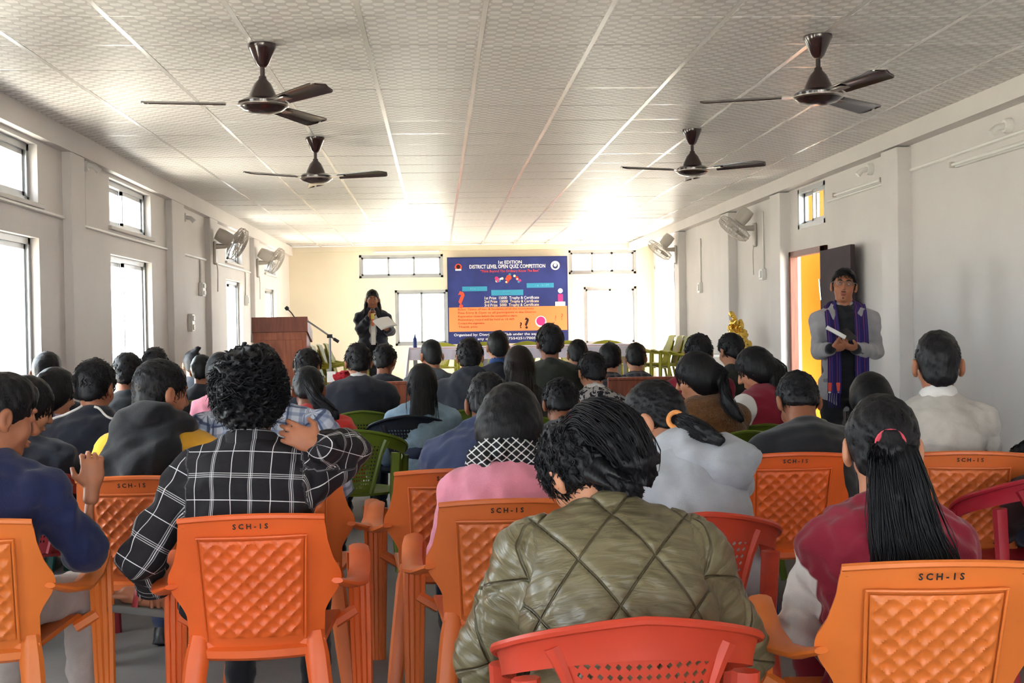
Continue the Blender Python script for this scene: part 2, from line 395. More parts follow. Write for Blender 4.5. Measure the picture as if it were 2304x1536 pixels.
def wbox(x, y, z, w, h, label, cat='switch box', d=0.05, sw=2):
    s_ = 1 if x < 0 else -1; e = empty('switch_box', (x, y, z)); tag(e, label, cat, 'switch boxes on the walls')
    MB().b2((0, -w/2, -h/2), (s_*d, w/2, h/2), .006).build('box', M_white_pl, e)
    for i in range(sw):
        zc = h*(-.5+(i+.5)/sw)
        MB().b2((s_*d, -w*.3, zc-h/sw*.3), (s_*(d+.012), w*.3, zc+h/sw*.3), .004).build('switch', M_white_pl, e)
    return e
wbox(XL, 14.2, 1.84, .16, .16, 'white double switch box below the nearer left wall fan')
wbox(XL, 13.55, 1.45, .13, .20, 'white socket box on the left wall beside the pilaster', sw=2)
wbox(XL, 17.5, 1.78, .14, .15, 'white switch box beside the third left window', sw=1)
wbox(XR, 13.6, 1.90, .13, .13, 'grey square switch box under the nearer right wall fan', sw=1)
wbox(XR, 12.98+.1, 1.52, .11, .2, 'white switch plate near the door on the right wall', sw=3)
wbox(XR, 16.9, 1.85, .15, .15, 'white switch box under the far right wall fan', sw=1)
def holder(x, y, z, label):
    s_ = 1 if x < 0 else -1; e = empty('lamp_holder', (x, y, z)); tag(e, label, 'lamp holder', 'bulb holders on the walls')
    MB().lathe([(.05, 0), (.05, .03), (.04, .045)], n=16, axis=(s_, 0, 0)).build('base', M_white_pl, e, True)
    MB().tube([(s_*.03, 0, 0), (s_*.09, 0, -.01), (s_*.13, 0, -.05)], [.024, .022, .026], 10).build('socket', M_white_pl, e, True)
    return e
holder(XL, 9.62, 2.68, 'white bulb holder between the first two left vent windows')
holder(XL, 13.3, 2.60, 'white bulb holder beside the nearer left wall fan')
holder(XR, 7.65, 2.62, 'white bulb holder above the nearer tube batten')
holder(XR, 10.15, 2.66, 'white bulb holder above the tube batten by the door vent')
def batten(y0, y1, z, label):
    e = empty('tube_light', (XR, (y0+y1)/2, z)); tag(e, label, 'tube light', 'tube light battens on the right wall'); h = (y1-y0)/2
    MB().b2((-.035, -h, -.02), (0, h, .02), .004).build('batten', M_white_pl, e)
    MB().tube([(-.05, -h+.03, 0), (-.05, h-.03, 0)], .013, 8).build('tube', M_white_pl, e, True)
    for s_ in (-1, 1): MB().b2((-.068, s_*(h-.015)-.012, -.02), (-.0, s_*(h-.015)+.012, .02), .003).build('end_cap', M_grey_pl, e)
batten(7.2, 8.45, 2.47, 'nearer white tube light batten high on the right wall')
batten(9.8, 11.02, 2.53, 'white tube light batten beside the yellow vent window')
e = empty('tube_light', (0.0, YB-.02, 2.77)); tag(e, 'white tube light batten on the back wall above the window', 'tube light')
MB().b2((-1.2, -.04, -.02), (0.1, 0, .02), .004).build('batten', M_white_pl, e); MB().tube([(-1.15, -.06, 0), (.05, -.06, 0)], .014, 8).build('tube', M_white_pl, e, True)
# ---- ceiling fans
M_fan = mat('dark_brown_enamel', (0.028, 0.012, 0.012), 0.18, 0.6, var=0.1, coat=0.5)
M_fan_silver = mat('fan_trim_chrome', (0.6, 0.55, 0.5), 0.2, 0.5, 0.9, var=0)
def ceiling_fan(x, y, rot, label):
    e = empty('ceiling_fan', (x, y, HC)); tag(e, label, 'ceiling fan', 'dark brown ceiling fans'); zc = -0.325
    MB().lathe([(.075, 0), (.075, -.02), (.068, -.035), (.034, -.11), (.02, -.125), (.0, -.125)][::-1], n=20).build('canopy', M_fan, e, True)
    MB().lathe([(.013, zc+.1), (.013, -.11)], n=10).build('rod', M_fan, e, True)
    MB().lathe([(.078, zc+.02), (.07, zc+.055), (.045, zc+.11), (.022, zc+.135), (.02, zc+.15), (0, zc+.15)], n=20).build('lower_canopy', M_fan, e, True)
    hub = MB().lathe([(0, zc-.045), (.045, zc-.045), (.10, zc-.03), (.128, zc-.005), (.13, zc+.012), (.10, zc+.03), (.06, zc+.035), (0, zc+.035)], n=28).build('motor', M_fan, e, True)
    MB().lathe([(.124, zc-.012), (.133, zc-.006), (.133, zc), (.126, zc+.002)], n=28).build('trim_ring', M_fan_silver, hub, True)
    for i in range(3):
        a = rot+i*2*PI/3; d = Vector((math.cos(a), math.sin(a), 0)); w = Vector((-math.sin(a), math.cos(a), 0)); c = Vector((0, 0, zc))
        br = MB().prism([(.09, -.022), (.26, -.03), (.26, .03), (.09, .022)], .006, Matrix((( d.x, w.x, 0, 0), (d.y, w.y, 0, 0), (0, 0, 1, zc-.002), (0, 0, 0, 1)))).build('bracket', M_fan_silver, e)
        def bl(u, v):
            r = .19+.43*u; hw = (.052+.018*u)*(1 if u < .88 else math.sqrt(max(.02, 1-((u-.88)/.122)**2))); s_ = (v-.5)*2
            return c+d*r+w*(s_*hw)+Vector((0, 0, .012-s_*hw*.20-.010*s_*s_))
        MB().grid(bl, 24, 6, .005).build('blade', M_fan, e, True)
    return e
ceiling_fan(-0.90, 6.42, math.radians(187), 'large dark ceiling fan nearest the camera on the left')
ceiling_fan(-0.94, 9.56, math.radians(216), 'dark ceiling fan farther back on the left')
ceiling_fan(2.03, 6.25, math.radians(163), 'large dark ceiling fan nearest the camera on the right')
ceiling_fan(2.01, 9.30, math.radians(198), 'dark ceiling fan farther back on the right')
# ---- wall fans
def wall_fan(x, y, z, aim, label, tilt=0.45):
    s_ = 1 if x < 0 else -1; e = empty('wall_fan', (x, y, z)); tag(e, label, 'wall fan', 'ivory oscillating wall fans')
    MB().b2((0, -.06, -.22), (s_*.03, .06, .06), .012).build('back_plate', M_grey_pl, e)
    MB().tube([(s_*.02, 0, 0), (s_*.14, 0, 0), (s_*.20, 0, .05)], [.035, .03, .03], 10).build('arm', M_grey_pl, e, True)
    MB().tube([(s_*.03, .0, -.20), (s_*.04, 0, -.30), (s_*.035, 0, -.55)], .006, 6).build('pull_cord', M_grey_pl, e)
    hp = Vector((s_*.20, 0, .07)); d = Vector(aim).normalized()
    MB().lathe([(0, -.19), (.075, -.18), (.085, -.10), (.075, 0), (.03, .02), (.0, .02)], hp, 18, d).build('motor_housing', M_grey_pl, e, True)
    c = hp+d*.06; R = .205; q = d.to_track_quat('Z', 'Y').to_matrix(); g = MB()
    P = lambda r, a, h: c+q@Vector((r*math.cos(a), r*math.sin(a), h))
    for r, h in ((R, .03), (R*.97, .07), (R*.97, -.01), (.14, .105), (.14, -.03), (.07, .115), (.05, -.035)):
        g.tube([P(r, 2*PI*i/32, h) for i in range(33)], .006 if r == R else .0028, 5, False)
    for i in range(32):
        a = 2*PI*i/32; g.tube([P(.045, a, .118), P(.14, a, .105), P(R*.96, a, .072), P(R, a, .03), P(R*.96, a, -.01), P(.14, a, -.03), P(.05, a, -.035)], .0024, 4, False)
    g.build('cage', M_grey_pl, e)
    MB().lathe([(.05, .112), (.05, .122), (0, .124)], c, 16, d).build('badge', M_grey_pl, e, True)
    for i in range(3):
        a0 = 2*PI*i/3+.4
        MB().grid(lambda u, v: P(.04+.13*u, a0+(v-.5)*(1.0+.25*u), .035+(v-.5)*.05), 5, 6, .003).build('blade', M_grey_pl, e, True)
    return e
wall_fan(XL+.065, 14.78, 2.38, (.75, .35, -.42), 'nearer ivory wall fan on the left pilaster')
wall_fan(XL+.065, 18.25, 2.36, (.75, .30, -.42), 'far ivory wall fan in the back left corner')
wall_fan(XR, 13.95, 2.46, (-.55, .12, -.70), 'nearer ivory wall fan on the right wall')
wall_fan(XR-.115, 18.1, 2.47, (-.55, .12, -.70), 'far ivory wall fan on the right pilaster')
# ================================================================ signed-distance modelling of soft shapes (bodies, clothes, hair)
def V3(*a): return np.array(a, float)
def nrm(v): v = np.asarray(v, float); return v/(np.linalg.norm(v)+1e-12)
class Sdf:
    def __init__(s): s.p = []
    def ell(s, c, r, R=None, k=.02, op='u'):
        r = np.asarray(r, float); R = np.eye(3) if R is None else R
        ext = np.sqrt(((R.T*r)**2).sum(1)); s.p.append(('ell', np.asarray(c, float), r, R, np.asarray(c)-ext, np.asarray(c)+ext, k, op)); return s
    def cone(s, a, b, r1, r2, k=.02, op='u'):
        a = np.asarray(a, float); b = np.asarray(b, float); m = max(r1, r2)
        s.p.append(('cone', a, b, (r1, r2), np.minimum(a, b)-m, np.maximum(a, b)+m, k, op)); return s
    def chain(s, pts, rs, k=.02):
        for i in range(len(pts)-1): s.cone(pts[i], pts[i+1], rs[i], rs[i+1], k)
        return s
    def torus(s, c, R, Ra, Rb, r, k=.01):
        """R rows: ring axes x,y and normal z; elliptical ring Ra x Rb, tube r (r,rz)"""
        c = np.asarray(c, float); m = max(Ra, Rb)+max(r); s.p.append(('tor', c, R, (Ra, Rb, r), c-m, c+m, k, 'u')); return s
    def box(s, c, h, R=None, rd=.005, k=.005, op='u'):
        R = np.eye(3) if R is None else R; c = np.asarray(c, float); h = np.asarray(h, float); ext = np.abs(R.T)@(h+rd)
        s.p.append(('box', c, (h, rd), R, c-ext, c+ext, k, op)); return s
    def plane(s, c, n, k=.01): s.p.append(('pl', np.asarray(c, float), nrm(n), None, None, None, k, 'i')); return s
    def mesh(s, vox, disp=None, dmax=.02):
        lo = np.min([p[4] for p in s.p if p[4] is not None and p[7] == 'u'], axis=0)-dmax-3*vox; hi = np.max([p[5] for p in s.p if p[5] is not None and p[7] == 'u'], axis=0)+dmax+3*vox
        n = np.ceil((hi-lo)/vox).astype(int)+1
        ax = [(lo[i]+vox*np.arange(n[i])).astype(np.float32) for i in range(3)]
        F = np.full(n, .15, np.float32)
        for p in s.p:
            typ, k, op = p[0], p[6], p[7]
            if p[4] is None: sl = [slice(0, n[i]) for i in range(3)]
            else:
                mg = k+dmax+2.5*vox
                sl = [slice(max(0, int((p[4][i]-mg-lo[i])/vox)), min(n[i], int((p[5][i]+mg-lo[i])/vox)+2)) for i in range(3)]
            if any(q.stop <= q.start for q in sl): continue
            x = ax[0][sl[0]][:, None, None]; y = ax[1][sl[1]][None, :, None]; z = ax[2][sl[2]][None, None, :]
            if typ == 'ell':
                c, r, R = p[1], p[2], p[3]; X, Y, Z = x-c[0], y-c[1], z-c[2]
                q = [(X*R[i, 0]+Y*R[i, 1]+Z*R[i, 2]).astype(np.float32) for i in range(3)]
                k0 = np.sqrt(sum((q[i]/r[i])**2 for i in range(3))); k1 = np.sqrt(sum((q[i]/r[i]**2)**2 for i in range(3)))+1e-9
                d = k0*(k0-1)/k1
            elif typ == 'cone':
                a, b, (r1, r2) = p[1], p[2], p[3]; ab = b-a; L2 = ab@ab+1e-12
                X, Y, Z = x-a[0], y-a[1], z-a[2]
                t = np.clip((X*ab[0]+Y*ab[1]+Z*ab[2])/L2, 0, 1)
                d = np.sqrt((X-t*ab[0])**2+(Y-t*ab[1])**2+(Z-t*ab[2])**2)-(r1+(r2-r1)*t)
            elif typ == 'tor':
                c, R, (Ra, Rb, r) = p[1], p[2], p[3]; X, Y, Z = x-c[0], y-c[1], z-c[2]
                q = [X*R[i, 0]+Y*R[i, 1]+Z*R[i, 2] for i in range(3)]
                rad = np.sqrt((q[0]/Ra)**2+(q[1]/Rb)**2)+1e-9; dd = (rad-1)*np.sqrt(q[0]**2+q[1]**2)/rad
                d = np.sqrt((dd/r[0])**2+(q[2]/r[1])**2)-1; d = d*min(r)
            elif typ == 'box':
                c, (h, rd), R = p[1], p[2], p[3]; X, Y, Z = x-c[0], y-c[1], z-c[2]
                q = [np.abs(X*R[i, 0]+Y*R[i, 1]+Z*R[i, 2])-h[i] for i in range(3)]
                d = np.sqrt(sum(np.maximum(v, 0)**2 for v in q))+np.minimum(np.maximum(np.maximum(q[0], q[1]), q[2]), 0)-rd
            else:
                c, nn = p[1], p[2]; d = (x-c[0])*nn[0]+(y-c[1])*nn[1]+(z-c[2])*nn[2]
            g = F[sl[0], sl[1], sl[2]]
            if op == 'u': h = np.clip(.5+.5*(g-d)/k, 0, 1); g2 = g+(d-g)*h-k*h*(1-h)
            elif op == 's': d = -d; h = np.clip(.5-.5*(g-d)/k, 0, 1); g2 = g+(d-g)*h+k*h*(1-h)
            else: h = np.clip(.5-.5*(g-d)/k, 0, 1); g2 = g+(d-g)*h+k*h*(1-h)
            F[sl[0], sl[1], sl[2]] = g2
        if disp is not None:
            I = np.nonzero(np.abs(F) < dmax+2*vox)
            P = np.stack([ax[i][I[i]] for i in range(3)], 1); F[I] -= disp(P)
        return nets(F, lo, vox)
def nets(F, lo, vox):
    ins = F < 0; c = ins[:-1, :-1, :-1].astype(np.int8)
    tot = np.zeros_like(c)
    for i in (0, 1):
        for j in (0, 1):
            for k in (0, 1): tot += ins[i:ins.shape[0]-1+i, j:ins.shape[1]-1+j, k:ins.shape[2]-1+k]
    act = (tot > 0) & (tot < 8); I = np.nonzero(act); N = len(I[0])
    idx = np.full(act.shape, -1, np.int32); idx[I] = np.arange(N)
    cor = np.array([(i, j, k) for i in (0, 1) for j in (0, 1) for k in (0, 1)])
    val = np.stack([F[I[0]+a, I[1]+b, I[2]+d] for a, b, d in cor], 1)
    acc = np.zeros((N, 3)); cnt = np.zeros(N)
    for e0 in range(8):
        for e1 in range(e0+1, 8):
            if np.abs(cor[e0]-cor[e1]).sum() != 1: continue
            a, b = val[:, e0], val[:, e1]; m = (a < 0) != (b < 0); t = np.where(m, a/np.where(m, a-b, 1), 0)
            acc += np.where(m[:, None], cor[e0]+t[:, None]*(cor[e1]-cor[e0]), 0); cnt += m
    V = lo+vox*(np.stack(I, 1)+acc/cnt[:, None]); Q = []
    for axis in range(3):
        u, w = (axis+1) % 3, (axis+2) % 3
        A = np.take(ins, range(0, ins.shape[axis]-1), axis); B = np.take(ins, range(1, ins.shape[axis]), axis)
        E = np.stack(np.nonzero(A != B), 1)
        ok = (E[:, u] > 0) & (E[:, w] > 0) & (E[:, u] < F.shape[u]-1) & (E[:, w] < F.shape[w]-1); E = E[ok]
        if not len(E): continue
        q = []
        for du, dw in ((1, 1), (0, 1), (0, 0), (1, 0)):
            e = E.copy(); e[:, u] -= du; e[:, w] -= dw; q.append(idx[e[:, 0], e[:, 1], e[:, 2]])
        q = np.stack(q, 1); fl = ~A[E[:, 0], E[:, 1], E[:, 2]]; q[fl] = q[fl][:, ::-1]; Q.append(q)
    Q = np.concatenate(Q); Q = Q[(Q >= 0).all(1)]
    return V, Q
def smooth_mesh(V, Q, it=1, lam=.5):
    for _ in range(it):
        S = np.zeros_like(V); C = np.zeros(len(V))
        for a in range(4):
            for b in (1, 3):
                np.add.at(S, Q[:, a], V[Q[:, (a+b) % 4]]); np.add.at(C, Q[:, a], 1)
        V = V+(S/np.maximum(C, 1)[:, None]-V)*lam
    return V
def wrinkle(seed, amp=.005, wl=.09, n=7, ani=(1, 1, 1.6)):
    r = np.random.RandomState(seed); K = r.normal(size=(n, 3))*np.array(ani); K *= (2*PI/(wl*r.uniform(.6, 1.5, n))/np.linalg.norm(K, axis=1))[:, None]
    W = r.normal(size=(n, 3))*2*PI/(wl*3); ph = r.uniform(0, 6.3, n); ph2 = r.uniform(0, 6.3, n)
    def f(P):
        o = np.zeros(len(P))
        for i in range(n):
            s = np.sin(P@K[i]+ph[i]+1.4*np.sin(P@W[i]+ph2[i])); o += np.sign(s)*np.abs(s)**1.4
        return (amp/math.sqrt(n)*1.3*o).astype(np.float32)
    return f
def tubes(paths, rad, sides=3):
    """paths (n,m,3), rad (n,m) -> V, quads"""
    P = np.asarray(paths, float); n, m, _ = P.shape
    T = np.gradient(P, axis=1); T /= np.linalg.norm(T, axis=2, keepdims=True)+1e-12
    ref = np.where(np.abs(T[..., 2:3]) < .9, np.array([0, 0, 1.0]), np.array([1.0, 0, 0]))
    U = np.cross(T, ref); U /= np.linalg.norm(U, axis=2, keepdims=True)+1e-12; W = np.cross(T, U)
    a = 2*PI*np.arange(sides)/sides
    V = P[:, :, None, :]+rad[:, :, None, None]*(np.cos(a)[None, None, :, None]*U[:, :, None, :]+np.sin(a)[None, None, :, None]*W[:, :, None, :])
    i = np.arange(n)[:, None, None]*m*sides+np.arange(m-1)[None, :, None]*sides; k = np.arange(sides)[None, None, :]; k2 = (k+1) % sides
    Q = np.stack([i+k, i+k2, i+sides+k2, i+sides+k], -1).reshape(-1, 4)
    return V.reshape(-1, 3), Q
def merge(parts):
    Vs, Qs, o = [], [], 0
    for V, Q in parts: Vs.append(V); Qs.append(np.asarray(Q)+o); o += len(V)
    return np.concatenate(Vs), np.concatenate(Qs)
def rot_from(up, fwd):
    """rows x(right), y(fwd), z(up)"""
    z = nrm(up); y = np.asarray(fwd, float); y = nrm(y-(y@z)*z); return np.array([np.cross(y, z), y, z])
# ================================================================ CHAIRS
def plastic(name, col, rough=.42): return mat(name, col, rough, .45, var=.10, vscale=4, bump=.03, bscale=120)
M_or1 = plastic('orange_plastic', s2l(226, 98, 40)); M_or2 = plastic('orange_plastic_faded', s2l(212, 108, 52)); M_or3 = plastic('orange_plastic_light', s2l(228, 122, 52))
M_red = plastic('brick_red_plastic', s2l(192, 62, 40)); M_maroon = plastic('maroon_plastic', s2l(120, 22, 34)); M_mrd = plastic('crimson_plastic', s2l(160, 28, 44))
M_olive = plastic('olive_green_plastic', s2l(98, 116, 30)); M_yg = plastic('yellow_green_plastic', s2l(160, 158, 40)); M_navyc = plastic('black_navy_plastic', s2l(24, 30, 44))
M_teal = plastic('teal_plastic', s2l(10, 92, 84)); M_blue = plastic('blue_plastic', s2l(30, 48, 110))
M_ink = mat('black_marker_ink', (.02, .015, .015), .6, var=0)
def ob_mat(o, m):
    for q in [o]+list(o.children_recursive):
        if q.type == 'MESH' and q.material_slots and q.name.split('.')[0] != 'lettering':
            q.material_slots[0].link = 'OBJECT'; q.material_slots[0].material = m
def interp(x, xs, ys): return float(np.interp(x, xs, ys))
def make_diamond_chair():
    e = empty('plastic_armchair'); m = M_or1
    ZS = [.40, .45, .535, .56, .60, .635, .66, .70, .76, .84]; WS = [.198, .198, .202, .214, .240, .254, .250, .230, .215, .208]
    def surf(x, z, off=0.0):
        t = (z-.40)/.44; return (x, -.205-.115*t+1.05*x*x*(1-.45*t)-off, z)
    def back(u, v):
        z = .40+.44*v; x = (u-.5)*2*interp(z, ZS, WS); z2 = z-(.012*(abs(u-.5)*2)**2 if v > .93 else 0); return surf(x, z2)
    bk = MB().grid(back, 24, 40, .011).build('backrest', m, e, True)
    def pan(u, v):
        z = .468+.30*v; x = (u-.5)*2*(.148-.012*(1-v)); a = (x/.050+z/.048); b = (x/.050-z/.048)
        fa, fb = a-math.floor(a), b-math.floor(b); h = .010*(1-(max(0, math.sin(PI*fa)*math.sin(PI*fb)))**.55)
        edge = min(u, 1-u, v, 1-v); h *= min(1, edge*30); return surf(x, z, .0125+h)
    MB().grid(pan, 66, 66).build('diamond_panel', m, bk, True)
    rim = [surf(s*(.156-.012*(1-v)), .458+.32*v, .013) for s, v in [(-1, i/12) for i in range(13)]]+[surf(.312*(i/12-.5), .778, .013) for i in range(1, 12)]+[surf(.156-.012*(1-v), .458+.32*v, .013) for v in [1-i/12 for i in range(13)]]
    MB().tube(rim, .0045, 6).build('panel_rim', m, bk, True)
    top = [back(i/24, 1) for i in range(25)]
    MB().tube([(p[0], p[1]-.004, p[2]) for p in top], .009, 6).build('top_edge', m, bk, True)
    low = [surf((i/16-.5)*.39, .418, .004) for i in range(17)]
    MB().tube(low, .018, 6, flat=1.2).build('lower_rail', m, e, True)
    def seat(u, v):
        y = -.20+.42*v; w = .20+.035*v; x = (u-.5)*2*w; z = .435-.02*math.sin(PI*u)*math.sin(PI*min(1, v*1.1))-(.03*((v-.85)/.15)**2 if v > .85 else 0); return (x, y, z)
    MB().grid(seat, 14, 14, -.016).build('seat', m, e, True)
    for s in (-1, 1):
        arm = [(s*.240, -.232, .628), (s*.272, -.165, .604), (s*.296, -.06, .588), (s*.302, .05, .600), (s*.302, .13, .630), (s*.298, .19, .648), (s*.296, .215, .64)]
        MB().tube(arm, [.020, .034, .036, .036, .036, .034, .03], 10, flat=.42).build('armrest', m, e, True)
        fl = MB()   # ribbed front leg
        for i, (x, w) in enumerate(((-.028, .012), (-.010, .013), (.010, .013), (.028, .012))):
            fl.tube([(s*(.296)+x, .20, .63), (s*.300+x*.95, .205, .40), (s*.305+x*.75, .21, 0.0)], [w, w, w*.78], 6)
        fl.tube([(s*.296, .21, .63), (s*.300, .215, .4), (s*.305, .225, 0)], [.03, .03, .022], 8, flat=.5, up=(0, 1, 0))
        fl.build('leg', m, e, True)
        rl = MB().tube([(s*.168, -.185, .47), (s*.176, -.205, .40), (s*.205, -.255, .17), (s*.226, -.29, 0)], [.028, .036, .032, .026], 8, flat=.55, up=(0, 1, 0)).build('leg', m, e, True)
        MB().tube([(s*.215, .19, .40), (s*.285, .2, .44)], .02, 6).build('seat_bracket', m, e, True)
    t = text_mesh('lettering', 'S C H - 1 S', .022, M_ink, bk, (0, 0, 0), (0, 0, 0), .0004, bold=.0006)
    t.rotation_euler = (math.radians(90+14.5), 0, 0); p = surf(.0, .812, .0165); t.location = p; t['kind'] = 'stuff'
    return e
def make_tub_chair():
    e = empty('tub_chair'); m = M_red; A = math.radians(118)
    def zt(f): return .80-.175*(abs(f)/A)**1.5
    def hb(f): return .082-.030*(abs(f)/A)
    def pt(f, z, o=0.0):
        r = 1+.10*(z-.6); return ((.268+o)*r*math.sin(f), -(.225+o)*r*math.cos(f)+(.06*max(0, abs(f)-1.2)), z)
    def band(u, v):
        f = (u-.5)*2*A; z = zt(f)-hb(f)*(1-v); return pt(f, z, .012*v*v)
    b = MB().grid(band, 44, 5, .009).build('back_band', m, e, True)
    MB().tube([pt((i/44-.5)*2*A, zt((i/44-.5)*2*A), .014) for i in range(45)], .0095, 7).build('rolled_edge', m, b, True)
    nu, nv = 16, 14; sp = MB()
    def sf(u, v):
        z = .44+(.735-.44)*v; w = .085+.080*v+.05*max(0, v-.8); x = (u-.5)*2*w; f = math.asin(max(-1, min(1, x/.268))); return np.array((x, -.225*math.cos(f)*(1+.10*(z-.6))+.03*(1-v), z))
    for i in range(nu):
        for j in range(nv):
            u0, u1, v0, v1 = i/nu, (i+1)/nu, j/nv, (j+1)/nv; c = [sf(u0, v0), sf(u1, v0), sf(u1, v1), sf(u0, v1)]; mid = sum(c)/4
            star = ((u0-.5)**2+((v0-.62)*.9)**2) ; hole = .5 if .01 < star < .3 and 0 < i < nu-1 and 0 < j < nv-1 else 0
            if hole:
                ms = [(c[q]+c[(q+1) % 4])/2 for q in range(4)]; inn = [mid+(p-mid)*.68 for p in ms]; th = np.array((0, .006, 0))
                for q in range(4):
                    sp.add([c[q], ms[q], inn[q], inn[(q-1) % 4], ms[(q-1) % 4]], [(0, 1, 2, 3, 4)]); sp.add([inn[q], inn[(q+1) % 4], inn[(q+1) % 4]+th, inn[q]+th], [(0, 1, 2, 3)])
                    sp.add([p+th for p in (c[q], ms[q], inn[q], inn[(q-1) % 4], ms[(q-1) % 4])], [(4, 3, 2, 1, 0)])
            else:
                th = np.array((0, .006, 0)); sp.add(c, [(0, 1, 2, 3)]); sp.add([p+th for p in c], [(3, 2, 1, 0)])
    s_ = sp.build('back_splat', m, e)
    for s in (0, 1): MB().tube([tuple(sf(s, v/8)) for v in range(9)], [.013]*7+[.016, .02], 7).build('splat_rib', m, s_, True)
    cx = sf(.5, .62)
    fl = MB()
    for i in range(14):
        a = 2*PI*i/14; fl.tube([tuple(cx+np.array((math.cos(a)*r, -.004, math.sin(a)*r))) for r in (.008, .05)], .0035, 5)
    fl.build('rosette', m, s_, True)
    def seat(u, v):
        a = (u-.5)*2*PI; r = v; return (.225*r*math.sin(a), .02-.21*r*math.cos(a)*(.98 if math.cos(a) > 0 else 1.0), .435-.018*(1-r*r)-(.012*max(0, r-.9)*10))
    MB().grid(lambda u, v: seat(u, v*.999+.001), 28, 8, .014).build('seat', m, e, True)
    for s in (-1, 1):
        f = s*1.15
        MB().tube([(s*.262, .14, .618), (s*.255, .16, .44), (s*.262, .20, 0)], [.03, .027, .021], 8, flat=.75, up=(0, 1, 0)).build('leg', m, e, True)
        p = pt(s*1.0, .66); MB().tube([p, (p[0]*.94, p[1]*.98, .44), (s*.235, -.225, 0)], [.03, .028, .021], 8, flat=.75, up=(0, 1, 0)).build('leg', m, e, True)
        MB().tube([(s*.20, .12, .42), (s*.25, .15, .44)], .02, 6).build('seat_bracket', m, e, True)
    return e
CH = {}
def chair(kind, x, y, rz, m, label, group=None, z=0.0):
    if kind not in CH:
        CH[kind] = make_diamond_chair() if kind == 'diamond' else make_tub_chair(); c = CH[kind]; first = True
    else: c = copy_tree(CH[kind])
    c.location = (x, y, z); c.rotation_euler = (0, 0, rz); ob_mat(c, m)
    tag(c, label, 'chair', group or ('orange diamond-backed armchairs' if kind == 'diamond' else 'round-backed plastic chairs'))
    return c
def chair_px(kind, px, py, rz, m, label, ztop=None, zoff=0.0):
    """place by where the top of the backrest stands"""
    zt = .835 if kind == 'diamond' else .80; d = ray(px, py); p = CAM+d*((zt-CAM[2])/d[2]); r = .30 if kind == 'diamond' else .23; a = rz
    return chair(kind, p[0]-math.sin(a)*r, p[1]+math.cos(a)*r, rz, m, label)
R_ = math.radians
cA = chair_px('diamond', 565, 1163, R_(3), M_or1, 'bright orange chair behind the man in the black check shirt')
cB = chair_px('diamond', 1140, 1128, R_(0), M_or2, 'orange chair half hidden by the quilted olive jacket')
cC = chair_px('diamond', 1013, 1060, R_(0), M_or2, 'orange chair seen just left behind the pink sweater')
cD = chair_px('diamond', 1785, 1023, R_(0), M_or1, 'orange chair directly behind the man in the plain black top')
cE = chair_px('diamond', 2180, 1020, R_(-14), M_or2, 'orange chair behind the man in the pale grey polo')
cF = chair_px('diamond', 2108, 1268, R_(-4), M_or3, 'large orange chair behind the girl with the pink hair tie')
cG = chair_px('diamond', -100, 1175, R_(4), M_or3, 'orange chair cut off by the left edge, under the navy sweater')
cH = chair_px('diamond', 300, 1076, R_(0), M_or2, 'orange chair behind the man in the black hood')
cI = chair_px('diamond', 640, 1064, R_(0), M_or2, 'orange chair hidden behind the check shirt, its right armrest showing')
cR1 = chair_px('tub', 1588, 1155, R_(0), M_red, 'brick red round-backed chair behind the grey hoodie')
cR2 = chair_px('tub', 1450, 1392, R_(0), M_red, 'large brick red round-backed chair in the bottom foreground')
cM1 = chair_px('tub', 50, 1058, R_(0), M_maroon, 'maroon round-backed chair at the left, behind the dark jacket')
cM2 = chair_px('tub', 2412, 1062, R_(8), M_mrd, 'crimson chair cut off by the right edge')
cV1 = chair_px('tub', 797, 968, R_(0), M_olive, 'olive green chair behind the red jacket, left of centre')
cK1 = chair_px('tub', 920, 935, R_(0), M_navyc, 'near-black round-backed chair behind the pale denim jacket')
cGR = chair_px('tub', 1722, 955, R_(0), M_olive, 'olive green chair behind the brown fleece jacket')
cBL = chair_px('tub', 1852, 1004, R_(0), M_blue, 'dark blue chair peeking above the orange chair on the right')
cTL = chair_px('tub', 200, 985, R_(0), M_teal, 'teal green chair between the dark jackets at the left')
cO1 = chair_px('tub', 815, 925, R_(0), M_olive, 'olive chair glimpsed between the red jacket and the pale denim jacket')
cO2 = chair_px('tub', 1055, 922, R_(0), M_olive, 'olive chair glimpsed right of the near-black chair')
cO3 = chair_px('tub', 1385, 958, R_(0), M_olive, 'olive chair glimpsed left of the grey hoodie girl')
# ================================================================ PEOPLE
M_skin = mat('skin_tan', s2l(172, 112, 84), .5, .35, var=.10, vscale=14, bump=.05, bscale=220)
M_skin2 = mat('skin_warm', s2l(198, 138, 106), .5, .35, var=.08, vscale=14, bump=.05, bscale=220)
M_skin3 = mat('skin_brown', s2l(146, 92, 66), .5, .35, var=.10, vscale=14, bump=.05, bscale=220)
def hair_mat(name, col, rough=.46):
    m, t, b = base_mat(name, rough, .26); tc = t.new('ShaderNodeTexCoord').outputs['Object']
    mp = t.new('ShaderNodeMapping'); mp.inputs['Scale'].default_value = (1, 1, .22); t.link(tc, mp.inputs[0])
    n = t.new('ShaderNodeTexNoise', Scale=150.0, Detail=3.0); t.link(mp.outputs[0], n.inputs['Vector'])
    t.link(t.mix(t.step(n.outputs[0], .35, .7), tuple(c*.6 for c in col), tuple(c*1.7 for c in col)), b.inputs['Base Color'])
    bp = t.new('ShaderNodeBump', Strength=.5, Distance=.004); t.link(n.outputs[0], bp.inputs['Height']); t.link(bp.outputs[0], b.inputs['Normal'])
    return m
M_hair = hair_mat('black_hair', (.0055, .0055, .0075)); M_hair2 = hair_mat('brown_black_hair', (.011, .007, .0065))
